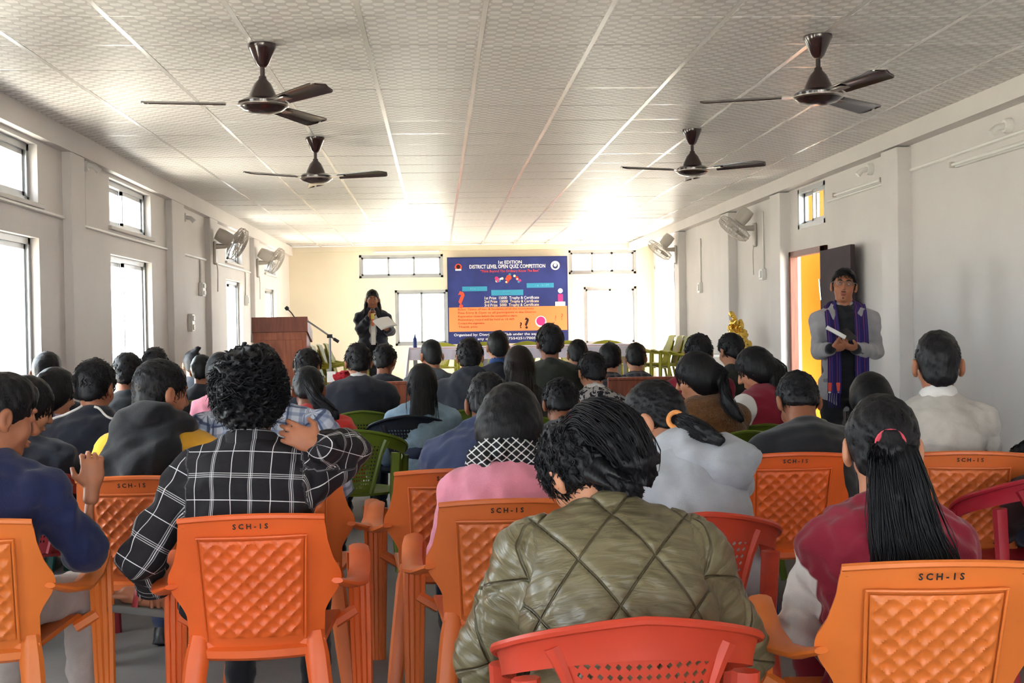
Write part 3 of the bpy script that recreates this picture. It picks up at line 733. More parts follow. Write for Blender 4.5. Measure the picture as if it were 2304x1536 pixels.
def cloth(name, col, rough=.8, bump=.25, bscale=260, sheen=.2, var=.14): return mat(name, col, rough, .25, var=var, vscale=10, bump=bump, bscale=bscale, sheen=sheen)
def uvc(t):
    a = t.new('ShaderNodeAttribute', _attribute_name='uvc'); sp = t.new('ShaderNodeSeparateXYZ'); t.link(a.outputs['Vector'], sp.inputs[0]); return sp.outputs[0], sp.outputs[1], a.outputs['Vector']
def line(t, v, per, w, off=0.0):
    f = t.math('ABSOLUTE', t.math('SUBTRACT', t.math('FRACT', t.math('ADD', t.math('DIVIDE', v, per), off)), .5)); h = w/per/2
    return t.math('SUBTRACT', 1.0, t.step(f, h*.7, h*1.3))
def weave(t, b, s=.25):
    n = t.new('ShaderNodeTexNoise', Scale=320.0, Detail=2.0); tc = t.new('ShaderNodeTexCoord'); t.link(tc.outputs['Object'], n.inputs['Vector'])
    bp = t.new('ShaderNodeBump', Strength=s, Distance=.004); t.link(n.outputs[0], bp.inputs['Height']); t.link(bp.outputs[0], b.inputs['Normal'])
def plaid_dark():
    m, t, b = base_mat('black_white_check_cloth', .8, .25); u, v, _ = uvc(t); c = (.016, .014, .018)
    for d in (-.006, 0, .006): c = t.mix(t.math('MULTIPLY', line(t, t.math('ADD', v, d), .150, .0020), .75), c, (.72, .72, .74))
    c = t.mix(line(t, v, .150, .0024, .5), c, (.75, .75, .77))
    c = t.mix(line(t, u, .058, .0022), c, (.75, .75, .77))
    for d in (-.005, .005): c = t.mix(t.math('MULTIPLY', line(t, t.math('ADD', u, d), .116, .002, .25), .6), c, (.6, .6, .62))
    t.link(c, b.inputs['Base Color']); weave(t, b); return m
def plaid_blue(name='pale_blue_check_cloth', c0=(.62, .68, .80), c1=(.10, .16, .34), c2=(.03, .05, .12), p=.05):
    m, t, b = base_mat(name, .8, .25); u, v, _ = uvc(t)
    c = t.mix(t.math('MULTIPLY', line(t, u, p, p*.42), .55), c0, c1); c = t.mix(t.math('MULTIPLY', line(t, v, p, p*.42), .55), c, c1)
    c = t.mix(t.math('MULTIPLY', line(t, u, p*2, p*.16, .3), .8), c, c2); c = t.mix(t.math('MULTIPLY', line(t, v, p*2, p*.16, .3), .8), c, c2)
    t.link(c, b.inputs['Base Color']); weave(t, b); return m
def blotch(name, c0, c1, sc=26, thr=.5, stretch=(1, 1, .45)):
    m, t, b = base_mat(name, .8, .25); tc = t.new('ShaderNodeTexCoord').outputs['Object']; mp = t.new('ShaderNodeMapping'); mp.inputs['Scale'].default_value = stretch; t.link(tc, mp.inputs[0])
    n = t.new('ShaderNodeTexNoise', Scale=float(sc), Detail=2.0, Distortion=1.5); t.link(mp.outputs[0], n.inputs['Vector'])
    t.link(t.mix(t.step(n.outputs[0], thr-.03, thr+.03), c0, c1), b.inputs['Base Color']); weave(t, b); return m
M_pl1 = plaid_dark(); M_pl2 = plaid_blue(); M_pl3 = plaid_blue('dark_slate_check_cloth', (.03, .035, .05), (.10, .10, .12), (.16, .15, .15), .06)
def scarf_mat():
    m, t, b = base_mat('black_scarf_white_net', .85, .2); g = t.new('ShaderNodeTexCoord').outputs['Object']; sp = t.new('ShaderNodeSeparateXYZ'); t.link(g, sp.inputs[0])
    a = t.math('ADD', sp.outputs[0], t.math('MULTIPLY', sp.outputs[2], 1.2)); d = t.math('SUBTRACT', sp.outputs[0], t.math('MULTIPLY', sp.outputs[2], 1.2))
    l1 = line(t, a, .034, .006); l2 = line(t, d, .034, .006); c = t.mix(t.math('MAXIMUM', l1, l2), (.012, .012, .014), (.62, .62, .62)); c = t.mix(t.math('MULTIPLY', l1, l2), c, (.9, .9, .9))
    t.link(c, b.inputs['Base Color']); weave(t, b); return m
M_scarf = scarf_mat()
def quilted():
    m, t, b = base_mat('olive_quilted_nylon', .34, .5); u, v, vec = uvc(t)
    mp = t.new('ShaderNodeMapping'); mp.inputs['Scale'].default_value = (9, 34, 1); t.link(vec, mp.inputs[0]); n = t.new('ShaderNodeTexNoise', Scale=1.0, Detail=4.0, Distortion=1.2); t.link(mp.outputs[0], n.inputs['Vector'])
    a = t.math('ADD', t.math('DIVIDE', u, .175), t.math('DIVIDE', v, .25)); d = t.math('SUBTRACT', t.math('DIVIDE', u, .175), t.math('DIVIDE', v, .25))
    f = lambda q: t.math('ABSOLUTE', t.math('SUBTRACT', q, t.math('ROUND', q)))
    dist = t.math('MINIMUM', f(a), f(d)); g = t.step(dist, .004, .026)
    t.link(t.mix(g, s2l(82, 74, 52), t.mix(t.step(n.outputs[0], .3, .7), s2l(96, 88, 64), s2l(118, 109, 82))), b.inputs['Base Color'])
    h = t.math('ADD', t.math('MULTIPLY', g, .55), t.math('MULTIPLY', n.outputs[0], .5)); bp = t.new('ShaderNodeBump', Strength=.75, Distance=.014); t.link(h, bp.inputs['Height']); t.link(bp.outputs[0], b.inputs['Normal']); return m
M = dict(navy=cloth('navy_wool', s2l(30, 38, 78)), black=cloth('black_cloth', (.010, .011, .015)), dark=cloth('dark_navy_cloth', s2l(30, 33, 46)), char=cloth('charcoal_cloth', s2l(52, 56, 66)),
         greyh=cloth('grey_hoodie_fleece', s2l(172, 176, 184), bscale=400), pink=cloth('pink_knit', s2l(224, 140, 160)), olive=quilted(),
         maroon=cloth('maroon_fleece', s2l(132, 24, 46)), white=cloth('white_cloth', s2l(226, 222, 218)), brown=cloth('brown_teddy_fleece', s2l(112, 72, 36), bump=.9, bscale=90, var=.35), red=cloth('red_cloth', s2l(214, 58, 56)),
         denim=cloth('pale_denim', s2l(140, 168, 190), var=.25), dgreen=cloth('dark_green_cloth', s2l(44, 48, 42)), bluec=cloth('blue_cloth', s2l(52, 84, 140)), lav=cloth('lavender_cloth', s2l(190, 176, 214)), slate=cloth('slate_grey_cloth', s2l(92, 104, 114)),
         yellow=cloth('yellow_cloth', s2l(228, 170, 50)), polo=cloth('pale_grey_polo_knit', s2l(186, 180, 172)), navyh=cloth('navy_blue_hoodie', s2l(56, 66, 98)), dkbr=cloth('dark_brown_cloth', s2l(52, 30, 34)), taupe=cloth('taupe_grey_cloth', s2l(132, 126, 116)),
         jeans=cloth('dark_jeans', s2l(36, 46, 74)), beige=cloth('pale_grey_trousers', s2l(176, 166, 160)), khaki=cloth('khaki_trousers', s2l(120, 104, 80)), blk=cloth('black_trousers', s2l(24, 24, 30)),
         bw=blotch('black_white_print_cloth', (.015, .016, .022), (.42, .40, .40)), blazer=cloth('light_grey_blazer_wool', s2l(158, 156, 158)), tie=cloth('pink_hair_band', s2l(238, 84, 104), .7), tieo=cloth('orange_hair_band', s2l(240, 160, 90), .7),
         shoe=mat('dark_shoe_leather', (.03, .028, .03), .45, .4, var=.1), shoew=mat('white_sneaker', s2l(214, 214, 214), .5, .4, var=.06), rubber=mat('grey_slipper_rubber', s2l(110, 108, 104), .7, .3, var=.08), strap=mat('red_slipper_strap', s2l(150, 40, 44), .5, .4, var=.05))
COLS = dict(maroon=s2l(132, 24, 46), white=s2l(226, 222, 218))
def two_tone(name, a, b_):
    if name in MATS: return MATS[name]
    m, t, b = base_mat(name, .8, .25); at = t.new('ShaderNodeAttribute', _attribute_name='uvc'); sp = t.new('ShaderNodeSeparateXYZ'); t.link(at.outputs['Vector'], sp.inputs[0])
    t.link(t.mix(t.step(sp.outputs[2], -.004, .004), COLS[a], COLS[b_]), b.inputs['Base Color']); b.inputs['Sheen Weight'].default_value = .2; weave(t, b); MATS[name] = m; return m
NP = [0]
def head_prims(S, hc, HR, sc=1.0, face=True):
    W = lambda x, y, z: hc+sc*(HR.T@np.array([x, y, z])); E = lambda c, r, k=.012, op='u', R=HR: S.ell(W(*c), sc*np.array(r), R, k, op)
    E((0, -.008, .016), (.074, .095, .090), .02); E((0, .026, -.055), (.058, .064, .070), .03); E((0, .066, -.104), (.026, .022, .020), .02)
    for s in (-1, 1):
        E((s*.036, .060, -.040), (.028, .024, .028), .02)
        E((s*.084, -.010, -.018), (.011, .021, .033), .006); E((s*.094, -.002, -.014), (.007, .011, .020), .004, 's'); E((s*.079, -.002, -.046), (.008, .010, .010), .006)
    if face:
        E((0, .082, .022), (.050, .015, .010), .014)
        for s in (-1, 1): E((s*.031, .100, .001), (.017, .016, .011), .010, 's'); E((s*.031, .077, 0), (.0145, .0135, .0125), .003)
        S.cone(W(0, .090, .008), W(0, .114, -.036), .007*sc, .012*sc, .010); E((0, .104, -.042), (.017, .011, .009), .006)
        E((0, .094, -.070), (.022, .010, .0055), .004); E((0, .093, -.081), (.019, .010, .006), .004)
    return W
def hand_parts(w, d, n, side, curl=.5, sc=1.0, vox=.006, thumb=.3, fa=None):
    """w wrist, d finger direction, n palm normal, side +1 thumb along s"""
    d = nrm(d); n = nrm(np.asarray(n, float)-(np.asarray(n)@d)*d); s = np.cross(d, n)*side; S = Sdf(); R = np.array([s, d, n])
    S.cone(w-nrm(d if fa is None else fa)*.03, w+d*.015, .026*sc, .027*sc, .01); S.ell(w+d*.052*sc, (.041*sc, .052*sc, .017*sc), R, .012)
    for i, (o, L) in enumerate(((.030, .070), (.010, .080), (-.010, .074), (-.029, .058))):
        p = w+d*.088*sc+s*o*sc-d*abs(o-.005)*.25*sc; a = .12*(i-1.2)*-.25; dd = nrm(d+s*(o*2.2))
        ang = 0; r = .0092*sc
        for j, fr in enumerate((.44, .32, .24)):
            ang += curl*(.75 if j == 0 else 1.0); q = p+(dd*math.cos(ang)+n*math.sin(ang))*L*fr*sc; S.cone(p, q, r, r*.93, .004); p = q; r *= .93
    p = w+d*.025*sc+s*.030*sc; q = p+(d*.55+s*.70+n*thumb)*.036*sc; S.cone(p, q, .0125*sc, .0105*sc, .008); S.cone(q, q+nrm(d*.85+s*.25+n*(thumb+curl*.5))*.032*sc, .0105*sc, .008*sc, .004)
    return S.mesh(vox)
def ell_surf(hc, HR, dirs, t, sc):
    """points on the scalp ellipsoid in direction dirs (head frame), raised by t"""
    r = np.array([.074, .095, .090]); c = np.array([0, -.008, .016]); k = 1/np.linalg.norm(dirs/r, axis=-1, keepdims=True)
    return hc+sc*((c+dirs*(k+t))@HR)
def scalp_strands(rs, hc, HR, sc, n, length, rad, t0, keep, lift=.01, curl=0.0, m=6, crown=(0, -.45, .9)):
    cr = nrm(crown); D = rs.normal(size=(n*6, 3)); D /= np.linalg.norm(D, axis=1, keepdims=True); D = D[keep(D)][:n]; n = len(D)
    tang = D*(D@cr)[:, None]-cr; tang /= np.linalg.norm(tang, axis=1, keepdims=True)+1e-9
    tang += .35*rs.normal(size=tang.shape); s = np.linspace(0, 1, m); P = []
    L = length*rs.uniform(.6, 1.25, n)[:, None]; ph = rs.uniform(0, 6.3, n)[:, None]; sd = np.cross(tang, D)
    for si in s:
        d = D+tang*(L/.095*si); d = d+sd*(curl*np.sin(ph+si*9)*.22); d /= np.linalg.norm(d, axis=1, keepdims=True)
        P.append(ell_surf(hc, HR, d, t0+lift*si*(1+.5*np.sin(ph))+curl*.010*np.cos(ph*1.7+si*9), sc))
    P = np.stack(P, 1); R = rad*(1-.75*s[None, :]**2)*np.ones((n, 1)); return tubes(P, R, 3)
def lock_strands(rs, path, wid, n, rad, side, m=14, jit=.006, flat=.4):
    """strands along a guide path (list of pts) spread sideways by wid(list)"""
    path = np.asarray(path, float); L = np.linspace(0, 1, len(path)); s = np.linspace(0, 1, m)
    C = np.stack([np.interp(s, L, path[:, i]) for i in range(3)], 1); Wd = np.interp(s, L, wid)
    T = np.gradient(C, axis=0); T /= np.linalg.norm(T, axis=1, keepdims=True); sd = nrm(side); S1 = sd-(T@sd)[:, None]*T; S1 /= np.linalg.norm(S1, axis=1, keepdims=True); S2 = np.cross(T, S1)
    a = rs.uniform(0, 2*PI, n); r = np.sqrt(rs.uniform(.35, 1.1, n)); A = (np.cos(a)*r)[:, None]; B = (np.sin(a)*r*flat)[:, None]; end = rs.uniform(.75, 1.06, n)[:, None]
    P = []
    for i in range(m):
        x = s[i]*end; c = np.stack([np.interp(x[:, 0], s, C[:, k]) for k in range(3)], 1)
        P.append(c+S1[i]*(A*Wd[i])+S2[i]*(B*Wd[i])+jit*s[i]*np.sin(a[:, None]*7+i*.8)*S1[i]+rs.normal(size=(n, 3))*.0012)
    R = rad*np.minimum(1, 1.25-s)[None, :]*rs.uniform(.6, 1.3, n)[:, None]; return tubes(np.stack(P, 1), R, 3)
def add_hair(o, rs, style, hc, HR, sc, vox, near, extra, mt):
    W = lambda x, y, z: hc+sc*(HR.T@np.array([x, y, z], float)); up = HR[2]; back = -HR[1]; S = Sdf(); parts = []; disp = None
    t = dict(short=.010, crop=.012, curly=.026, pony=.012, bun=.012, long=.016, bob=.018, messy=.016, fade=.004).get(style, .012)
    S.ell(W(0, -.010, .018), sc*np.array([.074+t, .095+t, .091+t]), HR, .01)
    S.ell(W(0, -.046, -.050), sc*np.array([.058+t*.5, .050+t*.7, .058]), HR, .025)
    if style in ('long', 'bob'):
        S.ell(W(0, -.03, -.03), sc*np.array([.086+t*.6, .082+t, .10]), HR, .03); S.plane(W(0, .062, .0), HR.T@np.array([0, 1.0, -.62]), .02)
        keep = lambda D: (D[:, 1]-.75*D[:, 2] < .25)
    elif style == 'fade':
        S.plane(W(0, 0, -.045), HR.T@np.array([0, .62, -1.0]), .012); S.ell(W(0, .01, .058), sc*np.array([.066, .086, .060]), HR, .02); keep = lambda D: D[:, 2] > .35
    else:
        cz = {'curly': -.036, 'pony': -.034, 'bun': -.034, 'messy': -.03, 'neat': -.004}.get(style, -.030); S.plane(W(0, 0, cz), HR.T@np.array([0, .80, -1.0]), .014)
        keep = lambda D: D[:, 2]-.78*D[:, 1] > -.30
    if style == 'fade': keep = lambda D: (D[:, 2] > .25)
    if style in ('pony', 'messy', 'bun', 'long', 'lowpony') and extra:
        pts = [np.asarray(p, float) for p in extra['path']]; wid = extra['wid']; fl = extra.get('flat', .5); side = extra.get('side', HR[0])
        Lp = np.linspace(0, 1, len(pts)); ss = np.linspace(0, 1, 9); C = np.stack([np.interp(ss, Lp, [p[k] for p in pts]) for k in range(3)], 1); Wd = np.interp(ss, Lp, wid)
        for i in range(8):
            dct = nrm(C[i+1]-C[i]); sd = nrm(np.asarray(side)-(np.asarray(side)@dct)*dct); Rm = np.array([sd, dct, np.cross(sd, dct)])
            S.ell((C[i]+C[i+1])/2, (max(.012, Wd[i]*.85), np.linalg.norm(C[i+1]-C[i])*.95, max(.010, Wd[i]*.85*fl)), Rm, .015)
        if near: parts.append(lock_strands(rs, pts, [w*1.0 for w in wid], int(extra.get('n', 260)/max(1.0, near if not isinstance(near, bool) else 1.0)), .0022, side, jit=.007, flat=fl))
    if style == 'bun' and extra and 'bun' in extra: S.ell(W(*extra['bun'][0]), extra['bun'][1], HR, .012)
    if style == 'messy': S.ell(W(.035, -.065, -.085), sc*np.array([.065, .045, .070]), HR, .03); S.ell(W(.075, -.03, -.06), sc*np.array([.035, .05, .08]), HR, .03)
    am, wl = {'curly': (.010, .035), 'messy': (.006, .03), 'bob': (.0015, .05), 'short': (.003, .02), 'neat': (.002, .02), 'crop': (.005, .028)}.get(style, (.002, .03))
    V, Q = S.mesh(vox, wrinkle(rs.randint(9999), am, wl, 6, (1, 1, 1)), .02); parts.insert(0, (V, Q))
    if near:
        n, L, rd, cu, lf = {'curly': (1500, .075, .0027, 1.0, .014), 'short': (850, .045, .0021, .2, .006), 'neat': (1300, .030, .0019, .1, .005), 'fade': (700, .028, .0018, .1, .006), 'crop': (650, .05, .0026, .3, .010), 'messy': (800, .10, .0024, .5, .010)}.get(style, (1000, .13, .0024, .1, .004))
        cr = extra.get('crown', (0, -.45, .9)) if extra else (0, -.45, .9)
        if style in ('pony', 'bun'): # hair drawn back to the tie: flow away from the forehead
            cr = (0, .9, .35)
        far = max(1.0, near if not isinstance(near, bool) else 1.0); n = int(n/far); rd *= far**.5
        parts.append(scalp_strands(rs, hc, HR, sc, n, L, rd, t-.004, keep, lf, cu, 6, cr))
    V, Q = merge(parts); ho = bpy.data.objects.new('hair', np_mesh('hair', V, Q, True, [mt])); return link(ho, o)
def seg_d(P, a, b):
    ab = b-a; t = np.clip(((P-a)@ab)/(ab@ab+1e-12), 0, 1); return np.linalg.norm(P-a-t[:, None]*ab, axis=1), t
def person(px, py, Y, label, yaw=0, lean=10, side=0, hp=12, hy=0, hr=0, sx='m', top='dark', top2=None, hair='short', hx=None, infl=.016, bulk=1.0, legs='jeans', arms=None, skin=None, collar=None, hood=None, near=None, disp=None, wr=(.005, .085), shirt=True, chairlab=None, ch=None, hmat=None, name_top='jacket', sh=None, shoes='shoe', cuff=True, T=None, rootoff=None, seam=-.05, bare=(), hs=1.0):
    NP[0] += 1; rs = np.random.RandomState(NP[0]*13+5)
    near = (Y < 5.6) if near is None else near; near = max(1.0, (Y/4.3)**2) if near else False
    vb, vc, vh = (.020, .0066, .006) if Y < 3.1 else (.020, .0084, .006) if Y < 4.4 else (.022, .0115, .0085) if Y < 5.8 else (.026, .017, .0125) if Y < 7.6 else (.030, .021, .0155)
    yw = R_(yaw); f = V3(-math.sin(yw), math.cos(yw), 0); r = V3(math.cos(yw), math.sin(yw), 0); z = V3(0, 0, 1)
    hc_w = at_y(px, py, Y); sc = (1.09 if sx == 'm' else 1.07)*hs
    def dirn(a, s=0.0): a = R_(a); s = R_(s); v = f*math.sin(a)+z*math.cos(a); return nrm(v*math.cos(s)+r*math.sin(s))
    hyw = yw+R_(hy); hf = V3(-math.sin(hyw), math.cos(hyw), 0); hrt = V3(math.cos(hyw), math.sin(hyw), 0)
    hup = nrm(hf*math.sin(R_(hp))+z*math.cos(R_(hp))+hrt*math.sin(R_(hr))); hfw = hf*math.cos(R_(hp))-z*math.sin(R_(hp)); HR = rot_from(hup, hfw)
    d1, d2 = dirn(lean*.6, side*.7), dirn(lean*1.35, side*1.2); nd = nrm(dirn(lean*1.2, side)*.5+hup*.5)
    neck = nd*.105+hup*.078; zz = hc_w[2]-neck[2]; hipz = .545
    Ts = (zz-hipz)/(.5*d1[2]+.5*d2[2]) if T is None else T; Ts = min(max(Ts, .40), .60)
    hipz = zz-Ts*.5*(d1[2]+d2[2]); hip = V3(0, 0, hipz); mid = hip+d1*Ts*.5; c7 = mid+d2*Ts*.5; hc = c7+neck
    root = hc_w-hc; root[2] = 0; SW = (.178 if sx == 'm' else .158) if sh is None else sh
    shl = {}; q = c7-d2*.078
    for s in (-1, 1): shl[s] = q+s*r*SW+f*.022
    def loc(p): return np.asarray(p, float)-root
    el, wr_ = {}, {}
    for s in (-1, 1):
        if arms and s in arms:
            a = arms[s]; el[s] = loc(at_y(*a[0])) if len(a[0]) == 3 else shl[s]+r*a[0][0]+f*a[0][1]+z*a[0][2]; wr_[s] = loc(at_y(*a[1])) if len(a[1]) == 3 else el[s]+r*a[1][0]+f*a[1][1]+z*a[1][2]
        else:
            el[s] = shl[s]+s*r*.055+f*(.10+.12*math.sin(R_(lean)))-z*.245; wr_[s] = el[s]-s*r*.13+f*.20+z*(-.02)
    kn = {s: V3(0, 0, .50)+s*r*.13+f*.44 for s in (-1, 1)}; an = {s: V3(0, 0, .085)+s*r*.13+f*.45 for s in (-1, 1)}; hj = {s: hip*V3(1, 1, 0)+V3(0, 0, .53)+s*r*.085+f*.02 for s in (-1, 1)}
    R1, R2 = rot_from(d1, f), rot_from(d2, f); bk = bulk
    def torso(S, g, arm=True, sleeve=(.050, .045, .036), k=.05):
        S.ell(hip, (.160*bk+g, .122*bk+g, .115+g), R1, k); S.ell(hip+d1*Ts*.30, (.146*bk+g, .112*bk+g, .165+g), R1, k); S.ell(mid+d2*Ts*.16, (.160*bk+g, .112*bk+g, .175+g), R2, k)
        S.cone(shl[-1]+r*.03, shl[1]-r*.03, .056+g, .056+g, k); S.ell(c7-d2*.09-f*.015, (.135*bk+g, .085+g, .10+g), R2, k)
        for s in (-1, 1): S.cone(c7+d2*.01, shl[s], .040+g*.9, .044+g, .04)
        if arm:
            for s in (-1, 1): S.cone(shl[s], el[s], sleeve[0]+g, sleeve[1]+g*.9, .03); S.cone(el[s], wr_[s]-nrm(wr_[s]-el[s])*(.03 if s not in bare or g < 0 else np.linalg.norm(wr_[s]-el[s])*.82), sleeve[1]+g*.9, (sleeve[2]+g*.7) if s not in bare or g < 0 else sleeve[1]+g*.8, .02)
        return S
    # --- body: one skin mesh
    B = torso(Sdf(), -.016, True, (.044, .038, .027)); B.chain([c7-d2*.03, c7+nd*.06, hc-hup*.05], [.060, .054, .052], .03)
    for s in (-1, 1): B.cone(hj[s], kn[s], .070, .050, .03); B.cone(kn[s], an[s], .046, .034, .02); B.cone(an[s], an[s]+f*.15-z*.045, .032, .028, .02)
    parts = [B.mesh(vb)]
    Hs = Sdf(); head_prims(Hs, hc, HR, sc, Y < 8.5); Hs.chain([hc-hup*.055-HR[1]*.015, c7+nd*.05, c7-d2*.02], [.052, .053, .062], .03); parts.append(Hs.mesh(vh*.85))
    for s in (-1, 1):
        d = nrm(wr_[s]-el[s]); cfg = (arms or {}).get(s); hd = cfg[2] if cfg and len(cfg) > 2 else {}
        parts.append(hand_parts(wr_[s], hd.get('d', d), hd.get('n', -z if abs(d[2]) < .8 else f), hd.get('side', -s if 'd' not in hd else 1), hd.get('curl', .45), .95, .006 if Y < 4.5 else .009 if Y < 7 else .012, .3, d))
    V, Q = merge(parts); o = bpy.data.objects.new('person', np_mesh('person', V, Q, True, [skin or (M_skin, M_skin2, M_skin3)[rs.randint(3)]])); o.location = root; link(o)
    tag(o, label, 'person', 'people seated in the hall')
    # --- top garment
    S = torso(Sdf(), infl, True)
    if collar != 'open': S.torus(c7+d2*.018+f*.012, rot_from(nrm(d2+f*.25), f), .060+infl*.6, .064+infl*.6, (.013, .022), .012)
    if hood:
        S.torus(c7+d2*.005+f*.01, rot_from(nrm(d2*1.0+f*.45), f), .098*hood, .108*hood, (.034, .040), .02); S.ell(c7-f*.085-d2*.055*hood, (.125*hood, .050, .095*hood), R2, .035)
    seg = [(hip, c7, .15), (shl[-1], el[-1], .056), (el[-1], wr_[-1], .05), (shl[1], el[1], .056), (el[1], wr_[1], .05)]
    def uvmap(P):
        ds = []; ts = []
        for a, b, rr in seg: d, t = seg_d(P, a, b); ds.append(d-rr); ts.append(t)
        reg = np.argmin(np.stack(ds), 0); uv = np.zeros((len(P), 3)); q = P-c7
        ang = np.arctan2(q@r, -(q@f)-.0+.16); uv[:, 0] = np.where(np.abs(ang) < 1.2, q@r, ang*.17); uv[:, 1] = q@nrm(d1+d2)+.12*(q@f)
        for i in range(1, 5):
            a, b, rr = seg[i]; m = reg == i; ax = nrm(b-a); s1 = nrm(np.cross(ax, f+.01*z)); s2 = np.cross(ax, s1); w = P[m]-a
            uv[m, 0] = np.arctan2(w@s1, w@s2)*.055; uv[m, 1] = w@ax+(0 if i in (1, 3) else np.linalg.norm(seg[i-1][1]-seg[i-1][0]))
        da = np.minimum(np.stack(ds[1:3]).min(0), np.stack(ds[3:5]).min(0)); left = np.stack(ds[1:3]).min(0) < np.stack(ds[3:5]).min(0); al = np.where(left, np.where(ds[2] < ds[1], .3, ts[1]*.28), np.where(ds[4] < ds[3], .3, ts[3]*.28))
        uv[:, 2] = np.clip(np.minimum(ds[0]-da, al-seam), -.2, .2); return uv
    w0 = wrinkle(rs.randint(9999), wr[0], wr[1]); dfun = (lambda P: w0(P)+disp(P, uvmap(P))) if disp else w0
    V, Q = S.mesh(vc, dfun, .02); uv = uvmap(V); mi = None; mats = [M[top] if isinstance(top, str) else top]
    if top2: mats = [two_tone(mats[0].name+'_with_'+M[top2].name, top, top2)]
    jo = bpy.data.objects.new(name_top, np_mesh(name_top, V, Q, True, mats, mi, dict(uvc=uv))); link(jo, o)
    # --- trousers, shoes
    S = Sdf(); S.ell(V3(0, 0, .53)+hip*V3(1, 1, 0), (.168*bk, .135*bk, .10), R1, .04)
    for s in (-1, 1): S.cone(hj[s], kn[s], .084, .064, .04); S.cone(kn[s], an[s]+z*.02, .062, .050, .03)
    V, Q = S.mesh(vb, wrinkle(rs.randint(9999), .004, .08), .02); to = bpy.data.objects.new('trousers', np_mesh('trousers', V, Q, True, [M[legs]])); link(to, o)
    for s in (-1, 1):
        S = Sdf(); a = an[s]; S.cone(a-z*.02, a+f*.03-z*.035, .040, .042, .02); S.cone(a-f*.03-z*.045, a+f*.16-z*.052, .034, .034, .02); S.box(a+f*.06-z*.078, (.038, .125, .004), rot_from(z, f), .004, .006)
        V, Q = S.mesh(vb*.8); so = bpy.data.objects.new('shoe', np_mesh('shoe', V, Q, True, [M[shoes]])); link(so, o)
    # --- hair
    info = dict(o=o, hc=hc, HR=HR, c7=c7, f=f, r=r, z=z, d2=d2, root=root, sc=sc, rs=rs, shl=shl, el=el, wr=wr_, hip=hip, R2=R2, Ts=Ts, kn=kn, vc=vc, uvmap=uvmap, hw=lambda x, y_, z_: hc+sc*(HR.T@np.array([x, y_, z_], float)))
    ex = hx(info) if callable(hx) else hx
    add_hair(o, rs, hair, hc, HR, sc, vh, near, ex or {}, hmat or M_hair)
    if ex and 'tie' in ex:
        c, n_, rr, m_ = ex['tie']; mb = MB(); q = Vector(n_).to_track_quat('Z', 'Y').to_matrix()
        mb.tube([Vector(c)+q@Vector((rr*math.cos(2*PI*i/20), rr*math.sin(2*PI*i/20), 0)) for i in range(21)], .0085, 8, False); mb.build('hair_tie', m_, o, True)
    if collar and collar != 'open':
        S = Sdf(); S.torus(c7+d2*.038+f*.008, rot_from(nrm(d2+f*.35), f), .070, .076, (.011, .030), .01)
        V, Q = S.mesh(max(.006, vc*.7)); co = bpy.data.objects.new('collar', np_mesh('collar', V, Q, True, [M[collar]])); link(co, o)
    if ch: # a chair of its own for those whose seat is not placed yet
        chair(ch[0], root[0]-f[0]*.02, root[1]-f[1]*.02, yw, ch[1], ch[2])
    return info
def sdf_part(info, S, name, m, vox, disp=None, uv=False):
    V, Q = S.mesh(vox, disp, .02); o = bpy.data.objects.new(name, np_mesh(name, V, Q, True, [m], None, dict(uvc=info['uvmap'](V)) if uv else None)); return link(o, info['o'])
# ================================================================ THE SEATED CROWD (nearest first)
def L_(i, px, py, Y): return at_y(px, py, Y)-i['root']
def quilt(P, uv):
    arm = uv[:, 2] > 0; u = uv[:, 0]*np.where(arm, 1.4, 1.0); v = uv[:, 1]; a = u/.175+v/.25; b = u/.175-v/.25
    da = np.abs(a-np.round(a)); db = np.abs(b-np.round(b)); d = np.minimum(da, db)*.14
    return (.003-.009*np.exp(-(d/.006)**2)+.0016*np.sin(uv[:, 1]*150+5*np.sin(uv[:, 0]*17+uv[:, 1]*9))*np.clip(d/.03, 0, 1)).astype(np.float32)
# olive quilted jacket, head bowed, in the big red chair
def hx6(i):
    p = [i['hw'](0, -.075, .075), i['hw'](.02, -.135, .05), i['hw'](.035, -.165, -.02), i['hw'](.05, -.15, -.09), i['hw'](.06, -.11, -.14)]
    return dict(path=p, wid=[.035, .060, .075, .062, .025], flat=.8, n=420, side=i['HR'][0], tie=(i['hw'](.004, -.098, .072), tuple(i['hw'](.02, -.135, .05)-i['hw'](0, -.075, .075)), .026, M['maroon']))
p6 = person(1302, 1052, 2.98, 'person bowed forward in an olive green quilted jacket in the foreground', yaw=-3, lean=24, side=-2, hp=42, hy=24, hr=-14, hs=.95, sx='f', top='olive', hair='messy', hx=hx6, infl=.042, bulk=1.18, legs='khaki', disp=quilt, wr=(.0025, .10), skin=M_skin2, sh=.19, T=.56, arms={-1: ((-.11, .06, -.25, 0), (.06, .22, -.10, 0)), 1: ((.12, .06, -.25, 0), (-.06, .22, -.10, 0))})
S = Sdf()
for a in ((-.02, -.10, -.06), (.0, -.095, -.075), (-.045, -.085, -.07)): S.cone(p6['hw'](*a), p6['hw'](a[0]-.01, a[1]-.05, a[2]-.075), .02, .004, .01)
sdf_part(p6, S, 'loose_hair_tuft', M_hair, .006)
